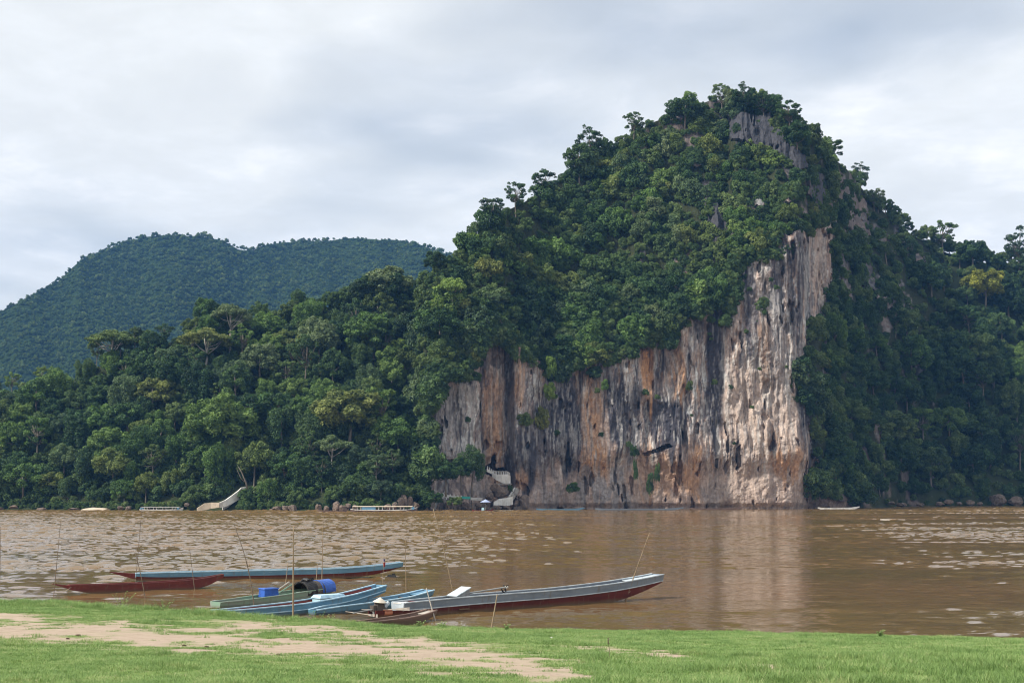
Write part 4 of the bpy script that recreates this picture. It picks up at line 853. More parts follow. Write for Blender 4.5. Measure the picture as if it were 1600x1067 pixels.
def longboat(name, label, A, B, L0, L1, st_, mats, strake_from=0.0, tail=0.0, thwarts=(), cat='boat', t=0.035, boards=True, bowplate=None):
    """A, B: water-level points on the near side; L0/L1: length behind A and beyond B. st_: rows (s, top half width, bottom half width, sheer z, bottom z, strake height)"""
    A, B = Vector(A), Vector(B); d = (B-A).normalized(); n = Vector((-d.y, d.x)); 
    if n.y < 0: n = -n
    L = (B-A).length+L0+L1; wmid = max(r[2] for r in st_); o = A - d*L0 + n*wmid; e = empty(name, (o.x, o.y, 0), math.atan2(d.y, d.x)); tag(e, label, cat)
    S = np.array(st_, float); M = 26; u = np.linspace(0, 1, M); w_, wb, zg, zb, hs = [np.interp(u, S[:, 0], S[:, k]) for k in range(1, 6)]
    def sm(a): 
        for _ in range(2): a[1:-1] = (a[:-2]+2*a[1:-1]+a[2:])/4
        return a
    w_, wb, zg, zb, hs = map(sm, (w_, wb, zg, zb, hs)); X_ = u*L
    f = (hs/(zg-zb)); wm = w_*(1-f)+wb*f; zm = zg-hs
    mb = MB(); mb.loft([[(X_[i], wm[i], zm[i]), (X_[i], wb[i], zb[i]), (X_[i], -wb[i], zb[i]), (X_[i], -wm[i], zm[i]), (X_[i], -wm[i]+t, zm[i]), (X_[i], -wb[i]+t, zb[i]+t), (X_[i], wb[i]-t, zb[i]+t), (X_[i], wm[i]-t, zm[i])] for i in range(M)]).build('hull', mats[0], e)
    k0 = int(strake_from*(M-1))
    for sgn in (1, -1):
        MB().loft([[(X_[i], sgn*(wm[i]+.012), zm[i]-.004), (X_[i], sgn*(w_[i]+.012), zg[i]), (X_[i], sgn*(w_[i]-t), zg[i]), (X_[i], sgn*(wm[i]-t), zm[i]-.004)] for i in range(k0, M)]).build('side_plank', mats[1], e)
        MB().loft([[(X_[i], sgn*(w_[i]+.03), zg[i]-.005), (X_[i], sgn*(w_[i]+.03), zg[i]+.032), (X_[i], sgn*(w_[i]-t-.02), zg[i]+.032), (X_[i], sgn*(w_[i]-t-.02), zg[i]-.005)] for i in range(k0, M)]).build('gunwale', mats[2], e)
        if len(mats) > 3 and mats[3]: MB().loft([[(X_[i], sgn*(wm[i]+.016), zm[i]-.022), (X_[i], sgn*(wm[i]+.032), zm[i]-.022), (X_[i], sgn*(wm[i]+.034), zm[i]+.016), (X_[i], sgn*(wm[i]+.016), zm[i]+.016)] for i in range(k0, M)]).build('rubbing_strip', mats[3], e)
    i = M-1; MB().loft([[(X_[i]+.004, w_[i]-t-.003, zg[i]-.01), (X_[i]+.004, -w_[i]+t+.003, zg[i]-.01), (X_[i]+.004, -wb[i]+.01, zb[i]+.02), (X_[i]+.004, wb[i]-.01, zb[i]+.02)], [(X_[i]+.05, w_[i]-t-.003, zg[i]+.01), (X_[i]+.05, -w_[i]+t+.003, zg[i]+.01), (X_[i]+.04, -wb[i]+.01, zb[i]+.03), (X_[i]+.04, wb[i]-.01, zb[i]+.03)]]).build('bow_board', mats[1], e)
    i = k0; MB().loft([[(X_[i]-.05, w_[i]-.003, zg[i]+.02), (X_[i]-.05, -w_[i]+.003, zg[i]+.02), (X_[i]-.05, -wm[i]+.01, zm[i]-.05), (X_[i]-.05, wm[i]-.01, zm[i]-.05)], [(X_[i]-.004, w_[i]-.003, zg[i]+.02), (X_[i]-.004, -w_[i]+.003, zg[i]+.02), (X_[i]-.004, -wm[i]+.01, zm[i]-.05), (X_[i]-.004, wm[i]-.01, zm[i]-.05)]]).build('transom', mats[2] if mats[0] is not M_BLUED else mats[0], e)
    if bowplate:
        j = M-4; rings = [[(X_[i], w_[i]-t-.01, zg[i]-.03), (X_[i], -w_[i]+t+.01, zg[i]-.03), (X_[i], -w_[i]+t+.01, zg[i]-.055), (X_[i], w_[i]-t-.01, zg[i]-.055)] for i in range(j, M)]; MB().loft(rings).build('bow_deck', bowplate, e)
    if tail: 
        MB().loft([[(-tail, .03, zg[0]+.10), (-tail, -.03, zg[0]+.10), (-tail, -.03, zg[0]+.07), (-tail, .03, zg[0]+.07)], [(0.02, w_[0]*.6, zg[0]-.02), (0.02, -w_[0]*.6, zg[0]-.02), (0.02, -wb[0]*.6, zb[0]+.02), (0.02, wb[0]*.6, zb[0]+.02)]]).build('stern_beam', mats[0], e)
    for s in thwarts:
        k = int(s*(M-1)); ww = w_[k]*2-2*t-.01; MB().box((X_[k], 0, zg[k]-.09), (.16, ww, .03)).build('thwart', M_WOOD, e)
    nr = int(L/1.1)                                          # ribs along the inside
    for j in range(1, nr):
        s = j/nr*(M-1); k = int(s); 
        if k <= k0: continue
        rb = MB(); x_ = X_[k]
        rb.tube([(x_, w_[k]-t-.015, zg[k]-.03), (x_, wb[k]-t-.015, zb[k]+t+.02), (x_, -wb[k]+t+.015, zb[k]+t+.02), (x_, -w_[k]+t+.015, zg[k]-.03)], .018, 4).build('rib', mats[1] if boards else M_WOOD, e)
    e['_L'] = L; return e, (lambda s, y=0.0, z=0.0: e_pt(e, s*L, y, z)), (lambda s: (float(np.interp(s, u, zg)), float(np.interp(s, u, zb)), float(np.interp(s, u, w_))))
def e_pt(e, x, y, z):
    c, s = math.cos(e.rotation_euler.z), math.sin(e.rotation_euler.z); return (e.location[0]+c*x-s*y, e.location[1]+s*x+c*y, z)

g5 = longboat('long_boat', 'long slate-grey boat with maroon hull, square bow raised, nearest the open river', G(640, 962), G(985, 938), 1.4, 2.1,
    [(0, .26, .20, .36, .02, .10), (.06, .38, .30, .46, -.10, .26), (.3, .50, .38, .56, -.13, .27), (.6, .52, .40, .60, -.13, .27), (.8, .47, .34, .72, -.04, .28), (.92, .40, .28, .86, .30, .27), (1, .36, .26, .98, .66, .25)], (M_MAROON, M_GREY, M_GREYL, M_GREYL), 0.08, 0.0, (.3, .42, .55, .68), bowplate=M_GREYL)
g1 = longboat('long_boat', 'longest boat, blue sides over maroon hull, moored farthest out behind the others', G(232, 907), G(588, 901.5), 0.6, 1.4,
    [(0, .24, .18, .36, .02, .14), (.06, .36, .28, .38, -.08, .22), (.4, .48, .38, .42, -.12, .24), (.75, .46, .36, .46, -.08, .24), (.9, .38, .28, .58, .12, .25), (1, .30, .2, .74, .50, .22)], (M_MAROON, M_BLUE, M_BLUEL, None), 0.02, 1.3, (.2, .35, .5, .62, .8))
g2 = longboat('long_boat', 'plain maroon boat with low tapering stern lying at the left', G(140, 926.5), G(318, 920), 0.8, 1.05,
    [(0, .16, .12, .36, .16, .06), (.15, .32, .24, .34, -.05, .08), (.45, .42, .34, .34, -.12, .08), (.75, .38, .3, .40, -.08, .08), (.9, .28, .2, .50, .14, .08), (1, .10, .06, .62, .48, .06)], (M_MAROON2, M_MAROON2, M_MAROON2, None), 0.0, 0.75, (.4, .6))
g3 = longboat('long_boat', 'light blue boat with maroon inside and pale box, bow lifted, beside the grass', G(400, 965), G(510, 957.5), 1.46, 2.9,
    [(0, .28, .22, .30, .06, .16), (.12, .42, .34, .30, -.05, .18), (.45, .54, .44, .38, -.12, .20), (.6, .50, .40, .46, -.08, .20), (.8, .44, .32, .62, .18, .2), (1, .36, .26, .88, .62, .17)], (M_BLUE, M_BLUE, M_BLUEL, M_BLUEL), 0.0, 0, (.25, .62))
g6 = longboat('long_boat', 'faded green and grey boat carrying the black and blue canopy', G(372, 949.5), G(500, 938.5), 0.75, 1.0,
    [(0, .30, .24, .24, .06, .14), (.12, .42, .34, .26, -.05, .16), (.45, .52, .42, .34, -.12, .18), (.7, .50, .40, .42, -.08, .18), (.88, .40, .30, .46, .10, .18), (1, .3, .2, .50, .30, .16)], (M_GREEN, M_GREEN, M_GREEN, None), 0.0, 0, (.3, .5))
g4 = longboat('long_boat', 'sky-blue boat lying behind the stern of the long grey boat', G(520, 961), G(640, 950), 0.6, 1.6,
    [(0, .20, .15, .20, .02, .10), (.15, .40, .32, .28, -.10, .16), (.5, .52, .42, .36, -.12, .20), (.75, .46, .36, .42, -.02, .20), (.9, .36, .26, .52, .22, .2), (1, .30, .2, .60, .38, .16)], (M_BLUED, M_BLUE, M_BLUEL, None), 0.0, 0, (.55, .7, .82), bowplate=M_BLUE)
g7 = longboat('sampan', 'small weathered wooden sampan against the grass bank', G(592, 979.5), G(660, 972.5), 0.75, 0.85,
    [(0, .26, .2, .18, .06, .05), (.2, .36, .28, .18, -.05, .06), (.55, .40, .32, .20, -.08, .06), (.82, .34, .26, .26, .02, .06), (1, .26, .2, .36, .22, .05)], (M_WOOD, M_WOOD, M_WOOD, None), 0.0, 0, (.3, .62, .8), boards=False, bowplate=M_WOODL)
# inside painting of the light blue boat: maroon lining boards
def lining(g, s0, s1, mat, e):
    _, _, q = g; L = e['_L']
    for sgn in (1, -1):
        mb = MB(); mb.loft([[(s*L, sgn*(q(s)[2]-.045), q(s)[0]-.015), (s*L, sgn*(q(s)[2]-.06), q(s)[0]-.015), (s*L, sgn*(q(s)[2]-.13), q(s)[1]+.10), (s*L, sgn*(q(s)[2]-.11), q(s)[1]+.10)] for s in np.linspace(s0, s1, 12)]).build('lining', mat, e)
    MB().loft([[(s*L, (q(s)[2]-.14), q(s)[1]+.07), (s*L, -(q(s)[2]-.14), q(s)[1]+.07), (s*L, -(q(s)[2]-.14), q(s)[1]+.09), (s*L, (q(s)[2]-.14), q(s)[1]+.09)] for s in np.linspace(s0, s1, 12)]).build('floor_board', mat, e)
lining(g3, .04, .97, M_MAROON2, g3[0])
def spx(g, px):                                  # station of a boat seen at picture column px
    e = g[0]; k = (px-800)/F; c, s_, L = math.cos(e.rotation_euler.z), math.sin(e.rotation_euler.z), e['_L']
    return (k*e.location[1]-e.location[0])/(c-k*s_)/L
def on(g, s, y=0.0, dz=0.0): return Vector(g[1](s, y, g[2](s)[1]+0.05+dz))
rz3, rz5, rz6 = g3[0].rotation_euler.z, g5[0].rotation_euler.z, g6[0].rotation_euler.z
# engine housing and long-tail shaft of the grey boat
s_ = 4.15/g5[0]['_L']; p_ = on(g5, s_); top5 = g5[2](s_)[0]
eg = empty('boat_engine', (p_.x, p_.y, top5), rz5); tag(eg, 'long-tail boat engine under a sloping pale metal lid on the grey boat', 'engine')
MB().loft([[(-.36, -.24, -.40), (-.36, .24, -.40), (-.36, .24, .02), (-.36, -.24, .02)], [(.30, -.24, -.40), (.30, .24, -.40), (.22, .24, .30), (.22, -.24, .30)]]).build('housing', M_METAL, eg)
MB().loft([[(-.44, -.30, .03), (-.44, .30, .03), (-.44, .30, .06), (-.44, -.30, .06)], [(.26, -.30, .32), (.26, .30, .32), (.26, .30, .355), (.26, -.30, .355)]]).build('lid', M_GREYL, eg)
MB().box((-.2, 0, -.43), (.5, .9, .05)).build('engine_bed', M_WOOD, eg)
Xs = (atY(790, 917, p_.y+1.2)); loc = Matrix.Rotation(-rz5, 3, 'Z') @ (Vector(Xs)-Vector((p_.x, p_.y, top5)))
MB().tube([(.25, 0, .10), tuple(loc)], [.035, .028], 7).build('shaft', M_METAL, eg)
d_ = (loc-Vector((.25, 0, .1))).normalized(); MB().tube([tuple(loc), tuple(loc+d_*.10)], [.06, .04], 8).build('propeller_hub', M_WHITE, eg)
for k in range(3):
    a = k*2.094+0.5; v = Vector((0, math.cos(a), math.sin(a))); MB().loft([[tuple(loc+v*.03+Vector((.01, 0, 0))), tuple(loc+v*.03-Vector((.01, 0, 0))), tuple(loc+v*.09+Vector((-.05, .03, 0)))], [tuple(loc+v*.17+Vector((.05, 0, 0))), tuple(loc+v*.17-Vector((.01, 0, 0))), tuple(loc+v*.18+Vector((.02, .02, 0)))]]).build('propeller_blade', M_BLACK, eg)
MB().tube([tuple(loc-d_*.22), tuple(loc-d_*.12+Vector((0, 0, -.16))), tuple(loc+Vector((0, 0, -.22)))], [.02, .035, .012], 5).build('skeg', M_BLACK, eg)
# white box and maroon block at its stern
q = on(g5, .095, 0, .30); o = MB().box((0, 0, 0), (.55, .42, .26)).box((0, 0, .145), (.58, .45, .03)).build('storage_box', M_WHITE); o.location = (q.x, q.y, q.z+.05); o.rotation_euler.z = rz5; tag(o, 'white storage box at the stern of the grey boat', 'box')
q = on(g5, .135, 0, .30); o = MB().box((0, 0, 0), (.16, .70, .34)).box((0, 0, .18), (.19, .74, .03)).build('stern_block', M_MAROON2); o.location = (q.x, q.y, q.z+.03); o.rotation_euler.z = rz5; tag(o, 'maroon bulkhead block beside the white storage box', 'bulkhead')
# second engine with a straw hat on top
q = on(g5, .022); eh = empty('stern_engine', (q.x, q.y, q.z), rz5); tag(eh, 'dark boat engine with orange tank at the stern, under the straw hat', 'engine')
MB().box((0, 0, .32), (.34, .30, .30), taper=.8).box((-.22, .02, .28), (.2, .22, .2)).build('engine_block', M_TAUPE, eh); MB().tube([(.05, -.2, .12), (.38, -.22, .12)], .10, 9).build('fuel_tank', M_SKIN, eh)
MB().tube([(.22, 0, .30), (.42, 0, .46)], [.09, .07], 9).build('air_filter', M_GREYL, eh); MB().tube([(-.3, 0, .25), (-1.15, 0, .16)], .025, 6).build('tiller', M_METAL, eh)
for x_ in (-.12, .12): MB().box((x_, 0, .08), (.08, .36, .18)).build('mount', M_METAL, eh)
ht = MB(); n_ = 20; ht.v = [(0, 0, .17)] + [(.25*math.cos(6.283*k/n_), .25*math.sin(6.283*k/n_), 0) for k in range(n_)] + [(0, 0, .15)] + [(.245*math.cos(6.283*k/n_), .245*math.sin(6.283*k/n_), -.012) for k in range(n_)]
ht.f = [(0, 1+k, 1+(k+1) % n_) for k in range(n_)] + [(n_+1, n_+2+(k+1) % n_, n_+2+k) for k in range(n_)] + [(1+k, n_+2+k, n_+2+(k+1) % n_, 1+(k+1) % n_) for k in range(n_)]
o = ht.build('conical_hat', M_STRAW); o.location = (q.x+.02, q.y, q.z+.50); o.rotation_euler = (.06, .1, 0); tag(o, 'white conical straw hat resting on the stern engine', 'hat')
# paddles beside the grey boat's stern
for a, b, lb in (((565, 952, .22), (640, 951, .30), 'pale paddle laid along the stern of the grey boat'), ((540, 955, .22), (590, 962, .02), 'brown oar slanting into the water at the stern of the grey boat')):
    A_ = Vector(atY(a[0], a[1], G(a[0], 962)[1]-.2)); B_ = Vector(atY(b[0], b[1], G(b[0], 964)[1]-.25)); e = empty('paddle', tuple(A_)); tag(e, lb, 'paddle'); v = B_-A_
    MB().tube([(0, 0, 0), tuple(v*.75)], .016, 5).build('shaft', M_WOODL, e); MB().loft([[tuple(v*.72+Vector((0, -.01, s*.03))) for s in (1, -1)]+[tuple(v*.72+Vector((0, .01, s*.03))) for s in (-1, 1)], [tuple(v+Vector((0, -.01, s*.06))) for s in (1, -1)]+[tuple(v+Vector((0, .01, s*.06))) for s in (-1, 1)]]).build('blade', M_WOODL, e)
# canopy: hooped black opening, woven middle, blue tarp
def canopy():
    s = spx(g6, 480); q = on(g6, s); e = empty('boat_canopy', (q.x, q.y, q.z), rz6); tag(e, 'hooped boat canopy, black mouth at the left and royal blue tarp at the right', 'canopy')
    def hoop(x0, x1, r0, r1, z0, z1, th, name, mat, wrk=0.0):
        mb = MB(); n = 18; m_ = 7; rr = random.Random(5)
        for j in range(m_+1):
            x = x0+(x1-x0)*j/m_; f = j/m_; r = r0+(r1-r0)*f
            ring = []
            for sg in (0, 1):
                for k in range(n+1) if sg == 0 else range(n, -1, -1):
                    a = -0.25+(math.pi+.5)*k/n; q_ = r - th*sg + wrk*rr.uniform(-1, 1)*(1-sg); ring.append((x, math.cos(a)*q_, z0+(z1-z0)*f+math.sin(a)*q_*0.93))
            if j == 0: rings = []
            rings.append(ring)
        mb.loft(rings); return mb.build(name, mat, e, False)
    hoop(-.30, .28, .47, .50, .30, .34, .03, 'black_hood', M_BLACK, .02); hoop(.22, .72, .43, .43, .36, .36, .025, 'woven_cover', M_TAUPE, .012); hoop(.62, 1.42, .445, .43, .37, .40, .02, 'blue_tarp', M_ROYAL, .010)
    for x in (-.31, .25, .7): hoop(x, x+.035, .495, .495, .31, .31, .02, 'hoop', M_DARK)
    n = 18; mb = MB(); mb.loft([[(x, math.cos(-.25+(math.pi+.5)*k/n)*.41, .39+math.sin(-.25+(math.pi+.5)*k/n)*.38) for k in range(n+1)] for x in (1.36, 1.39)]).build('end_panel', M_BLACK, e)
    r_ = random.Random(3)
    for k in range(3): MB().tube([(-.05+k*.12, r_.uniform(-.3, .1), .80), (-.02+k*.14, r_.uniform(-.2, .2), .84), (.05+k*.12, .3, .72)], [.05, .07, .04], 6).build('fold', M_BLACK, e)
canopy()
q = on(g6, spx(g6, 424), 0, .50); o = MB().box((0, 0, 0), (.66, .46, .32), taper=.94).box((0, 0, .17), (.70, .5, .04), taper=.9).build('crate', M_ROYAL); o.location = (q.x, q.y, q.z+.02); o.rotation_euler.z = rz6-.25; tag(o, 'royal blue tarp-wrapped crate standing on the green boat', 'crate')
o = MB().box((0, 0, 0), (.5, .42, .26)).build('crate', M_WOODL); o.location = (q.x, q.y, q.z-.29); o.rotation_euler.z = rz6-.25; tag(o, 'pale wooden crate under the blue tarp-wrapped one', 'crate')
q = on(g6, spx(g6, 406), -.1, .16); o = D.objects.new('cloth_bundle', BM[2].copy()); o.data.materials.clear(); o.data.materials.append(M_WOODL); COL.objects.link(o); o.location = q; o.scale = (.32, .18, .14); o.rotation_euler.z = rz6; tag(o, 'beige cloth bundle left of the blue crate', 'bundle')
q = on(g6, spx(g6, 464), -.2, .24); o = D.objects.new('covered_basket', BM[4].copy()); o.data.materials.clear(); o.data.materials.append(M_METAL); COL.objects.link(o); o.location = q; o.scale = (.26, .24, .22); tag(o, 'grey rounded basket in front of the black canopy mouth', 'basket')
for i, (a, b) in enumerate((((-.9, -.15, .1), (.9, .25, .62)), ((-.9, .1, .1), (.8, .4, .68)))):
    q = on(g6, spx(g6, 448), .1, .15); e = MB().tube([a, b], .03, 5).build('plank', M_WOODL if i else M_GREEN); e.location = q; e.rotation_euler.z = rz6; tag(e, ('lower greenish' if not i else 'upper bleached') + ' plank leaning up to the black canopy mouth', 'plank')
# pale blue box in the blue boat
q = on(g3, spx(g3, 519), .08, .30); e = empty('cool_box', (q.x, q.y, q.z), rz3); tag(e, 'long pale blue box with ribbed front in the light blue boat', 'box')
MB().box((0, 0, -.02), (1.15, .5, .34)).build('box_body', M_ICE, e); MB().loft([[(-.62, -.30, .155), (-.62, .30, .155), (-.52, .24, .27), (-.52, -.24, .27)], [(.62, -.30, .155), (.62, .30, .155), (.52, .24, .27), (.52, -.24, .27)]]).build('lid', M_BLUEL, e)
for k in range(11): MB().box((-.52+k*.104, -.256, -.02), (.02, .018, .30)).build('rib', M_BLUEL, e)
def rope(a, b, sag, label):
    a, b = Vector(a), Vector(b); e = tag(empty('mooring_rope', tuple(a)), label, 'rope'); v = b-a; MB().tube([tuple(v*f+Vector((0, 0, -sag*math.sin(f*math.pi)))) for f in np.linspace(0, 1, 9)], .012, 5).build('line', M_ROPE, e)
def bowpt(g, s=.97, y=0.0): return Vector(g[1](s, y, g[2](s)[0]))
for g, s_, pp, z0, sag, lb in ((g2, .02, (86, 922), .5, .15, 'rope from the stern of the plain maroon boat to its pole'), (g5, .93, (983, 925), .5, .05, 'rope tying the raised bow of the grey boat to the leaning pole'), (g7, .95, (677, 955), .4, .04, 'rope from the sampan to the grey stake'), (g3, .45, (458, 935), .6, .08, 'rope from the light blue boat to the thick brown pole')):
    q = bowpt(g, s_, -.1); x_, y_ = G(pp[0], 955 if pp[0] > 400 else 929); rope(q, atY(pp[0], pp[1], y_ if g is not g5 else G(977, 938)[1]), sag, lb)
# dark float behind the far boat, litter, etc.
x, y = G(612, 901); o = MB().box((0, 0, .03), (.55, .3, .16), taper=.7).box((.1, 0, .14), (.15, .15, .08)).build('float', M_BLACK); o.location = (x, y, 0); tag(o, 'small black float on the water under the far blue bow', 'float')
x, y = G(1395, 812); o = MB().loft([[(-1.9, -.1, .0), (-1.9, .1, 0), (-1.9, 0, .16)], [(0, -.18, -.1), (0, .18, -.1), (0, 0, .07)], [(1.9, -.1, -.02), (1.9, .1, -.02), (1.9, 0, .09)]]).build('driftwood', M_WOODL); o.location = (x, y, 0); tag(o, 'pale drifting log out on the river at the right', 'driftwood')

# ------------------------------------------------------------------ poles
def pole(tp, bp_, z0, r, label, mat=M_BAMBOO, bend=0.0, name='bamboo_pole', sink=0.6):
    r *= .8; x, y = G(bp_[0], bp_[1], z0); T = Vector(atY(tp[0], tp[1], y+0.15)); B_ = Vector((x, y, z0)); v = T-B_
    e = tag(empty(name, tuple(B_)), label, 'pole'); pts = []; n = 9
    for i in range(n+1):
        f = i/n; p = v*f; p.x += bend*math.sin(f*math.pi); pts.append(tuple(p))
    MB().tube([tuple(-v.normalized()*sink)]+pts, [r*1.05]+[r*(1-.45*i/n) for i in range(n+1)], 7).build('culm', mat, e, True)
    for i in range(1, int(v.length/.55)):
        f = i*.55/v.length; p = v*f; p.x += bend*math.sin(f*math.pi); p2 = p+v.normalized()*.025; MB().tube([tuple(p), tuple(p2)], r*(1-.45*f)*1.18, 7).build('node_ring', mat, e)
    return e
zg_ = lambda px, py: 0.0
pole((95, 812), (84, 929), 0, .022, 'tall thin pole at the stern of the plain maroon boat', M_DKBAM); pole((1, 822), (0, 905), 0, .02, 'pole standing in the water at the left edge', M_DKBAM)
pole((222, 790), (212, 907), 0, .022, 'tall thin pole behind the stern of the longest blue boat', M_DKBAM); pole((211, 862), (227, 936), 0, .025, 'short dark pole crossing in front of the maroon boat', M_DKBAM, .03)
pole((296, 855), (304, 921), 0, .022, 'dark pole beyond the middle of the maroon boat', M_DKBAM); pole((366, 820), (397, 946), 0.1, .028, 'long leaning pole left of the blue crate', M_DKBAM, .12)
pole((458.5, 822), (458, 962), 0.05, .045, 'thick straight brown pole standing on the grass edge before the light blue boat', M_BAMBOO); pole((505, 806), (503, 906), 0, .03, 'straight pole behind the blue tarp canopy', M_BAMBOO)
pole((450, 878), (444, 932), 0.1, .028, 'short pole between the blue crate and the canopy', M_BAMBOO); pole((496, 880), (494, 908), 0, .03, 'short stake just left of the straight pole behind the canopy', M_BAMBOO)
pole((633, 840), (635, 940), 0.1, .022, 'thin yellowish pole rising behind the white storage box', M_BAMBOO); pole((677, 795), (712, 948), 0, .03, 'long leaning pole left of the engine lid', M_BAMBOO, .05)
pole((666, 918), (679, 966), 0.1, .035, 'grey stake planted at the bow of the wooden sampan', M_WOODL); pole((1015, 832), (977, 938), 0, .035, 'leaning pole at the raised bow of the grey boat', M_BAMBOO)
pole((777, 928), (767, 987), 0, .038, 'reddish stake at the grass edge below the grey boat', M_BAMBOO)
fp = pole((600, 872), (597, 921), 0.3, .012, 'thin flagstaff at the bow of the light blue boat', M_BAMBOO, name='flagstaff'); 
x, y = G(597, 921, .3); qf = Vector(atY(600, 873, y+.15)); fe = empty('flag', tuple(qf)); tag(fe, 'small limp red and blue flag on the flagstaff', 'flag')
def cloth(z0, z1, w0, w1, mat, name):
    mb = MB(); n = 6; R1 = [[], []]
    rows = []
    for j in range(n+1):
        f = j/n; z = z0+(z1-z0)*f; ww = w0+(w1-w0)*f; rows.append([(ww*(k/5-.4), .03*math.sin(k*2.1+f*2), z) for k in range(6)] + [(ww*(k/5-.4), .03*math.sin(k*2.1+f*2)+.008, z) for k in range(5, -1, -1)])
    mb.loft(rows).build(name, mat, fe)
cloth(.02, -.10, .04, .08, M_NAVY, 'upper_band'); cloth(-.10, -.13, .09, .10, M_WHITE, 'middle_band'); cloth(-.13, -.34, .12, .07, M_RED, 'lower_band')

# ------------------------------------------------------------------ boats at the far shore
def slowboat(px0, px1, pyw, roofpy, label, hullm, roofm, blue=None, cabins=10):
    x0, Y0_ = G(px0, pyw); x1, _ = G(px1, pyw); Y0_ = min(Y0_, surf((px0+px1)/2, bas((px0+px1)/2)-1)[1]-5); x0, x1 = [float(P(a, pyw, Y0_)[0]) for a in (px0, px1)]; L = x1-x0
    zt = float(P(px0, roofpy, Y0_)[2]); e = empty('slow_boat', (x0, Y0_, 0)); tag(e, label, 'boat'); hw = 1.1
    u = np.linspace(0, 1, 14); W_ = hw*np.interp(u, (0, .08, .5, .85, 1), (.55, .9, 1, .8, .15)); zg = zt*np.interp(u, (0, .1, .6, .9, 1), (.5, .36, .33, .42, .8)); zb = np.interp(u, (0, .05, .9, 1), (.1, -.2, -.2, .25))
    MB().loft([[(L*a, w_, g), (L*a, w_*.8, b), (L*a, -w_*.8, b), (L*a, -w_, g), (L*a, -w_+.08, g), (L*a, -w_*.8+.08, b+.08), (L*a, w_*.8-.08, b+.08), (L*a, w_-.08, g)] for a, w_, g, b in zip(u, W_, zg, zb)]).build('hull', hullm, e)
    for sg in (1, -1): MB().loft([[(L*a, sg*(w_+.03), g-.10), (L*a, sg*(w_+.03), g+.05), (L*a, sg*(w_-.1), g+.05), (L*a, sg*(w_-.1), g-.10)] for a, w_, g in zip(u, W_, zg)]).build('gunwale', M_WHITE, e)
    MB().loft([[(L*a, -hw*.95, zt-.10), (L*a, 0, zt), (L*a, hw*.95, zt-.10), (L*a, hw*.95, zt-.16), (L*a, 0, zt-.07), (L*a, -hw*.95, zt-.16)] for a in np.linspace(.03, .93, 8)]).build('roof', roofm, e)
    for k in range(cabins+1):
        a = .05+.86*k/cabins
        for sg in (1, -1): MB().box((L*a, sg*hw*.85, zt*.66), (.09, .08, zt*.55)).build('post', M_WHITE if k % 3 else M_DARK, e)
    if blue:
        for a, b in blue: MB().box((L*(a+b)/2, -hw*.89, zt*.64), (L*(b-a), .05, zt*.46)).build('side_panel', M_BLUE, e)
    for k in range(cabins-2):
        a = .2+.6*k/(cabins-3); MB().box((L*a, 0, zt*.45), (.35, 1.3, zt*.3)).build('seat', M_DARK if k % 2 else M_MAROON, e)
    MB().box((L*.97, 0, zg[-2]+.05), (L*.05, .6, .06)).build('bow_deck', M_WOODL, e)
slowboat(219, 286, 798.3, 791.5, 'white slow boat with a low roof moored at the left far shore', M_WHITE, M_CONC, ((.02, .1), (.88, .93)), 12)
slowboat(548, 652, 799.6, 790.3, 'slow boat with blue panels and a pale roof moored before the jutting boulders', M_WOOD, M_CREAM, ((.17, .38), (.92, .93 + .03)), 16)
def canoe(px0, px1, pyw, mat, label, gap=2.0):
    Yw = min(G((px0+px1)/2, pyw)[1], surf((px0+px1)/2, bas((px0+px1)/2)-.5)[1]-gap); x0, x1 = [float(P(a, pyw, Yw)[0]) for a in (px0, px1)]; L = x1-x0; e = empty('canoe', (x0, Yw, 0)); tag(e, label, 'canoe')
    u = np.linspace(0, 1, 12); W_ = .5*np.interp(u, (0, .15, .5, .85, 1), (.4, .85, 1, .8, .35)); zg = np.interp(u, (0, .1, .5, .85, 1), (.5, .36, .34, .42, .7)); zb = np.interp(u, (0, .1, .85, 1), (.2, -.1, -.1, .45))
    MB().loft([[(L*a, w_, g), (L*a, w_*.75, b), (L*a, -w_*.75, b), (L*a, -w_, g), (L*a, -w_+.05, g), (L*a, -w_*.75+.05, b+.05), (L*a, w_*.75-.05, b+.05), (L*a, w_-.05, g)] for a, w_, g, b in zip(u, W_, zg, zb)]).build('hull', mat, e)
    for s in (.2, .45, .7): MB().box((L*s, 0, .28), (.2, .8, .04)).build('thwart', M_WOODL, e)
    return e, L
canoe(838, 913, 797.3, M_BLUE, 'blue canoe moored at the foot of the cliff near its left end'); canoe(930, 1068, 797, M_GREY, 'very long grey canoe under the middle of the cliff'); canoe(1278, 1343, 795.3, M_WHITE, 'white canoe under the right end of the cliff')
canoe(496, 545, 800, M_WOOD, 'low brown canoe touching the stern of the blue slow boat'); ce, cl = canoe(738, 771, 799.5, M_MAROON2, 'small maroon boat with people\'s goods below the cave landing', 3.0); canoe(1078, 1160, 796.3, M_WOOD, 'low brown canoe along the cliff right of the long grey canoe')
q = Vector(ce.location); e = empty('parasol', (q.x+cl*.62, q.y+.6, .2)); tag(e, 'pale blue parasol over the small maroon boat', 'parasol'); MB().tube([(0, 0, 0), (0, 0, 2.2)], .04, 6).build('stick', M_METAL, e)
pb = MB(); n_ = 10; pb.v = [(0, 0, 2.45)]+[(1.15*math.cos(6.283*k/n_), 1.15*math.sin(6.283*k/n_), 1.85) for k in range(n_)]+[(0, 0, 2.40)]+[(1.12*math.cos(6.283*k/n_), 1.12*math.sin(6.283*k/n_), 1.80) for k in range(n_)]
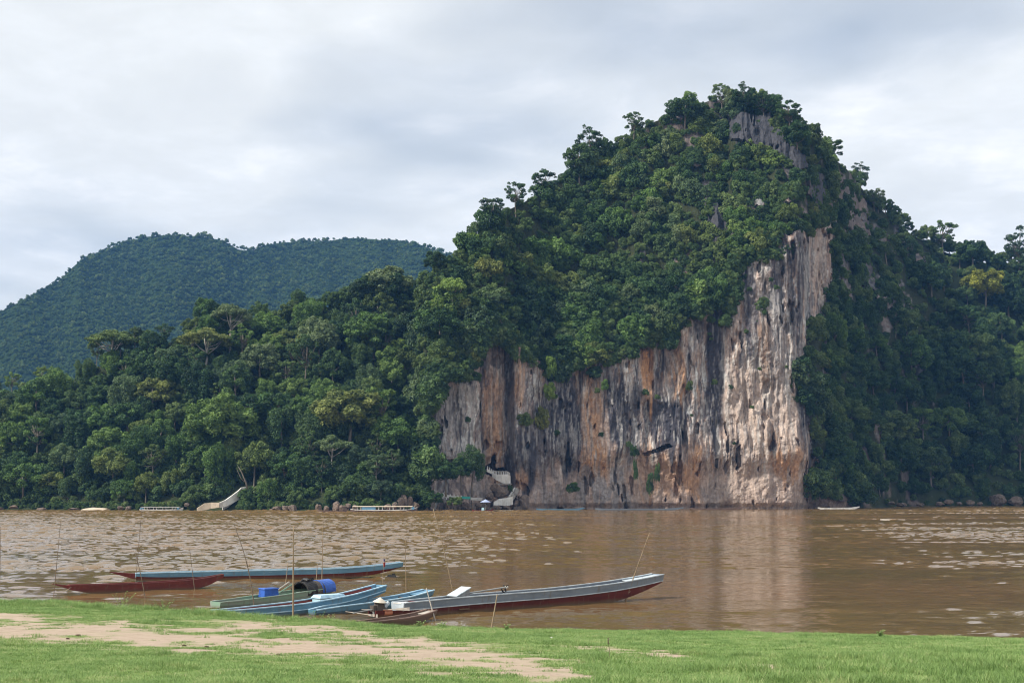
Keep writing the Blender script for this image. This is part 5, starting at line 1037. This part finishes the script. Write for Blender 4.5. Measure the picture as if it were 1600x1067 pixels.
pb.f = [(0, 1+k, 1+(k+1) % n_) for k in range(n_)]+[(n_+1, n_+2+(k+1) % n_, n_+2+k) for k in range(n_)]+[(1+k, n_+2+k, n_+2+(k+1) % n_, 1+(k+1) % n_) for k in range(n_)]; pb.build('canopy', paint('periwinkle', (0.36, 0.42, 0.62), (0.3, 0.36, 0.55)), e)
for k, (a, b, mt_) in enumerate(((.72, .0, M_BLACK), (.85, .2, M_DARK), (.5, .1, M_ICE))):
    o = MB().box((0, 0, .3), (.7, .6, .6+.2*k), taper=.7).build('sack', mt_); o.location = (q.x+cl*a, q.y+b, .1); tag(o, ('black sack under the pale blue parasol', 'dark sack at the end of the small maroon boat', 'pale sack in the middle of the small maroon boat')[k], 'sack')

# ------------------------------------------------------------------ grass
def make_grassmat():
    m, t = newmat('grass_blades'); oi = t.add('ShaderNodeObjectInfo'); at = t.add('ShaderNodeAttribute', attribute_name='tint').outputs['Fac']; pos = t.add('ShaderNodeNewGeometry').outputs['Position']
    nz = t.noise(pos, 0.35, 3, 0.6); nz2 = t.noise(pos, 1.6, 3, 0.6); f = t.math('ADD', t.math('MULTIPLY', oi.outputs['Random'], 0.25), t.math('ADD', t.math('MULTIPLY', at, 0.35), t.math('ADD', t.math('MULTIPLY', nz, 0.45), t.math('MULTIPLY', t.math('SUBTRACT', nz2, 0.5), 0.9))))
    c = t.ramp(f, (0.15, (0.095, 0.17, 0.045)), (0.42, (0.175, 0.29, 0.080)), (0.62, (0.25, 0.37, 0.115)), (0.78, (0.38, 0.45, 0.18)), (0.92, (0.52, 0.49, 0.29)))
    d = bsdf(t, c, 0.5, 0.3); tr = t.add('ShaderNodeBsdfTranslucent', ins={'Color': c}); mx = t.add('ShaderNodeMixShader', ins={0: 0.35, 1: d, 2: tr.outputs[0]}); finish(t, mx.outputs[0]); return m
M_GRASS = make_grassmat()
def tuft(sd, nb, rad, h, w_=0.008):
    r_ = random.Random(sd); V = []; Fq = []; tv = []
    for k in range(nb):
        a = r_.random()*6.28; rr = rad*math.sqrt(r_.random()); x, y = rr*math.cos(a), rr*math.sin(a); hh = h*r_.uniform(.45, 1.15); b = r_.random()*6.28; l = hh*r_.uniform(.25, 1.25); ca, sa_ = math.cos(b), math.sin(b); wx, wy = -sa_*w_, ca*w_
        for f, wf in ((0, 1), (.5, .8), (1, .12)):
            cx_, cy_, cz_ = x+ca*l*f*f, y+sa_*l*f*f, hh*(f-.25*f*f*(l/hh)); V += [(cx_-wx*wf, cy_-wy*wf, cz_-.01), (cx_+wx*wf, cy_+wy*wf, cz_-.01)]
        i = len(V)-6; Fq += [(i, i+1, i+3, i+2), (i+2, i+3, i+5, i+4)]; q_ = r_.random(); tv += [q_, q_]
    m_ = mesh_np('grass_tuft', V, Fq); at_ = m_.attributes.new('tint', 'FLOAT', 'FACE'); at_.data.foreach_set('value', np.array(tv, np.float32)); m_.materials.append(M_GRASS); return m_
TU = [tuft(i, 30, .15, .060, .0050) for i in range(4)] + [tuft(10+i, 36, .15, .24, .0055) for i in range(3)]
def gpts(n, seed):
    r_ = np.random.default_rng(seed); y = np.sqrt(r_.random(n)*(66**2-19.5**2)+19.5**2); x = (r_.random(n)*2-1)*(0.345*y+1.5); k = y < shoreY(x)-0.15; x, y = x[k], y[k]; z = bankz(x, y); s = sandmask(x, y, z)
    return x, y, z, s, r_
x, y, z, s, r_ = gpts(125000, 1)
k = r_.random(len(x)) > np.clip(s*1.02+0.02+0.75*ss(0.56, 0.70, fbm(x/1.1, y/0.8, 811, 3)), 0, 1); x, y, z, s = x[k], y[k], z[k], s[k]; px_, py_ = proj(x, y, z); d = shoreY(x)-y
pat = fbm(x/1.4, y/1.4, 801, 3); dry = fbm(x/3.5, y/3.5, 805, 3)
shorebelt = ss(4.5, 1.0, d)*ss(700, 300, px_)*1.0 + ss(2.0, .3, d)*.35; frontright = ss(870, 960, px_)*ss(1012, 1040, py_)*ss(0.38, 0.6, pat+.05)
clump = ss(0.60, 0.70, pat)*0.6
tall = np.clip(shorebelt*ss(.25, .6, pat) + frontright*.35 + clump*.5, 0, 1)
idx = np.where(r_.random(len(x)) < tall*.8, 4+r_.integers(0, 3, len(x)), r_.integers(0, 4, len(x))).astype(float)
sc_ = np.where(idx >= 4, 0.40+0.75*tall, 0.6+1.1*pat*(1-s*.6)); sc_ *= 0.85+.3*r_.random(len(x))
gp = np.stack([x, y, z, r_.random(len(x))*6.28, sc_, idx], 1)
gpro = []
for i, tm in enumerate(TU):
    o = D.objects.new('grass_tuft', tm); COL.objects.link(o); o.location = gp[i*97][:3]; tag(o, kind='stuff'); gpro.append(o)
scatter('grass', gp, gpro)
# leafy weeds and seed stalks one can pick out
def weed(px, py, h, n, label, lf=.07, mat=None):
    x, y = G(px, py, .15); z = float(bankz(np.array([x]), np.array([y]))[0]); e = empty('weed', (x, y, z)); tag(e, label, 'plant'); r_ = random.Random(int(px)); V, Fq, tv = [], [], []
    for k in range(n):
        a = r_.random()*6.28; l = h*r_.uniform(.5, 1.1); sp = r_.uniform(.2, .9)*h; end = Vector((math.cos(a)*sp, math.sin(a)*sp, l)); MB().tube([(0, 0, 0), tuple(end*.5+Vector((0, 0, .05))), tuple(end)], [.006, .005, .003], 4).build('stem', M_GRASS, e)
        for j in range(9):
            c = end*(.3+.75*j/9); b = r_.random()*6.28; u_ = Vector((math.cos(b), math.sin(b), .3))*lf; v_ = Vector((-math.sin(b), math.cos(b), 0))*lf*.4; i = len(V); V += [tuple(c), tuple(c+u_*.5+v_), tuple(c+u_), tuple(c+u_*.5-v_)]; Fq.append((i, i+1, i+2, i+3)); tv.append(.5+.5*r_.random())
    m_ = mesh_np('leaves', V, Fq); at_ = m_.attributes.new('tint', 'FLOAT', 'FACE'); at_.data.foreach_set('value', np.array(tv, np.float32)); m_.materials.append(M_GRASS); link('leaves', m_, None, e)
weed(495, 970, .38, 11, 'leafy yellow-green weed in front of the light blue boat'); weed(515, 971, .30, 8, 'smaller leafy weed right of the yellow-green one'); weed(190, 952, .6, 9, 'dense green weed clump on the left shore grass'); weed(255, 955, .5, 14, 'dark round weed clump on the shore left of the boats', .06)
weed(690, 990, .22, 9, 'low leafy weed at the water edge right of the sampan'); weed(655, 988, .22, 8, 'low leafy weed in front of the wooden sampan'); weed(790, 993, .18, 7, 'low leafy weed right of the reddish stake'); weed(1375, 1006, .2, 8, 'leafy weed at the water edge near the right')
x, y = G(953, 1050, 1.0); z = float(bankz(np.array([x]), np.array([y]))[0]); e = empty('seed_stalk', (x, y, z)); tag(e, 'tall brown seed stalk standing in the grass near the bottom', 'plant')
MB().tube([(0, 0, 0), (-.01, 0, .22), (-.03, 0, .42)], [.006, .005, .003], 5).build('stem', M_DKBAM, e)
for k in range(9): a = k*2.4; MB().tube([(-.03, 0, .30+k*.013), (-.03+.03*math.cos(a), .03*math.sin(a), .33+k*.013)], [.008, .003], 4).build('seed_head', M_DKBAM, e)
def clod(px, py, s, label, mat=None, name='stone'):
    x, y = G(px, py, 1.0); 
    for _ in range(6): z = float(bankz(np.array([x]), np.array([y]))[0]); x, y = G(px, py, z)
    o = D.objects.new(name, BM[int(px) % 7].copy() if mat else BM[int(px) % 7]); COL.objects.link(o); o.location = (x, y, z+s*.3); o.scale = (s*1.3, s, s*.7); tag(o, label, name)
    if mat: o.data.materials.clear(); o.data.materials.append(mat)
M_CLOD = paint('dark_earth', (0.10, 0.065, 0.045), (0.06, 0.04, 0.03), rough=1.0)
for px, py, s, lb in ((122, 994, .06, 'dark clod lying on the sand at the left'), (106, 998, .035, 'small dark clod left of the larger one on the sand'), (288, 1009, .04, 'dark lump on the sandy path below the maroon boat'), (322, 1012, .05, 'flat dark clod on the middle of the sandy path'), (436, 1024, .045, 'dark clod at the lower edge of the sandy path'), (678, 1047, .05, 'dark clod on the sand near the bottom middle')): clod(px, py, s, lb, M_CLOD, 'clod')
clod(861, 997, .04, 'small white piece of litter on the green grass', M_WHITE, 'litter')
ORDS = 'leftmost,second from left,third from left,fourth from left,fifth from left,sixth from left,seventh from left,eighth from left,ninth from left,tenth from left,eleventh from left,twelfth from left,thirteenth from left,fourteenth from left,fifteenth from left,sixteenth from left,seventeenth from left,eighteenth from left,nineteenth from left,twentieth from left'.split(',')
BL_ = {}
for o in COL.objects:
    if o.parent is None and 'group' in o and 'label' in o: BL_.setdefault((o['group'], o['label']), []).append(o)
for (g_, l_), L_ in BL_.items():
    n = len(L_)
    if n < 2 or n > 20: continue
    L_.sort(key=lambda o: o.location.x/o.location.y)
    for i, o in enumerate(L_): o['label'] = ('rightmost' if i == n-1 else ORDS[i]) + ' ' + l_
    if len(L_[0 if n < 3 else 1]['label'].split()) > 16: print('LONG', L_[1]['label'])
print('SCRIPT', time.time()-_T0, 'shrubs', len(sh), 'trees', len(trees), 'undergrowth', len(stuff_b), 'far', len(far_t), 'grass', len(gp))
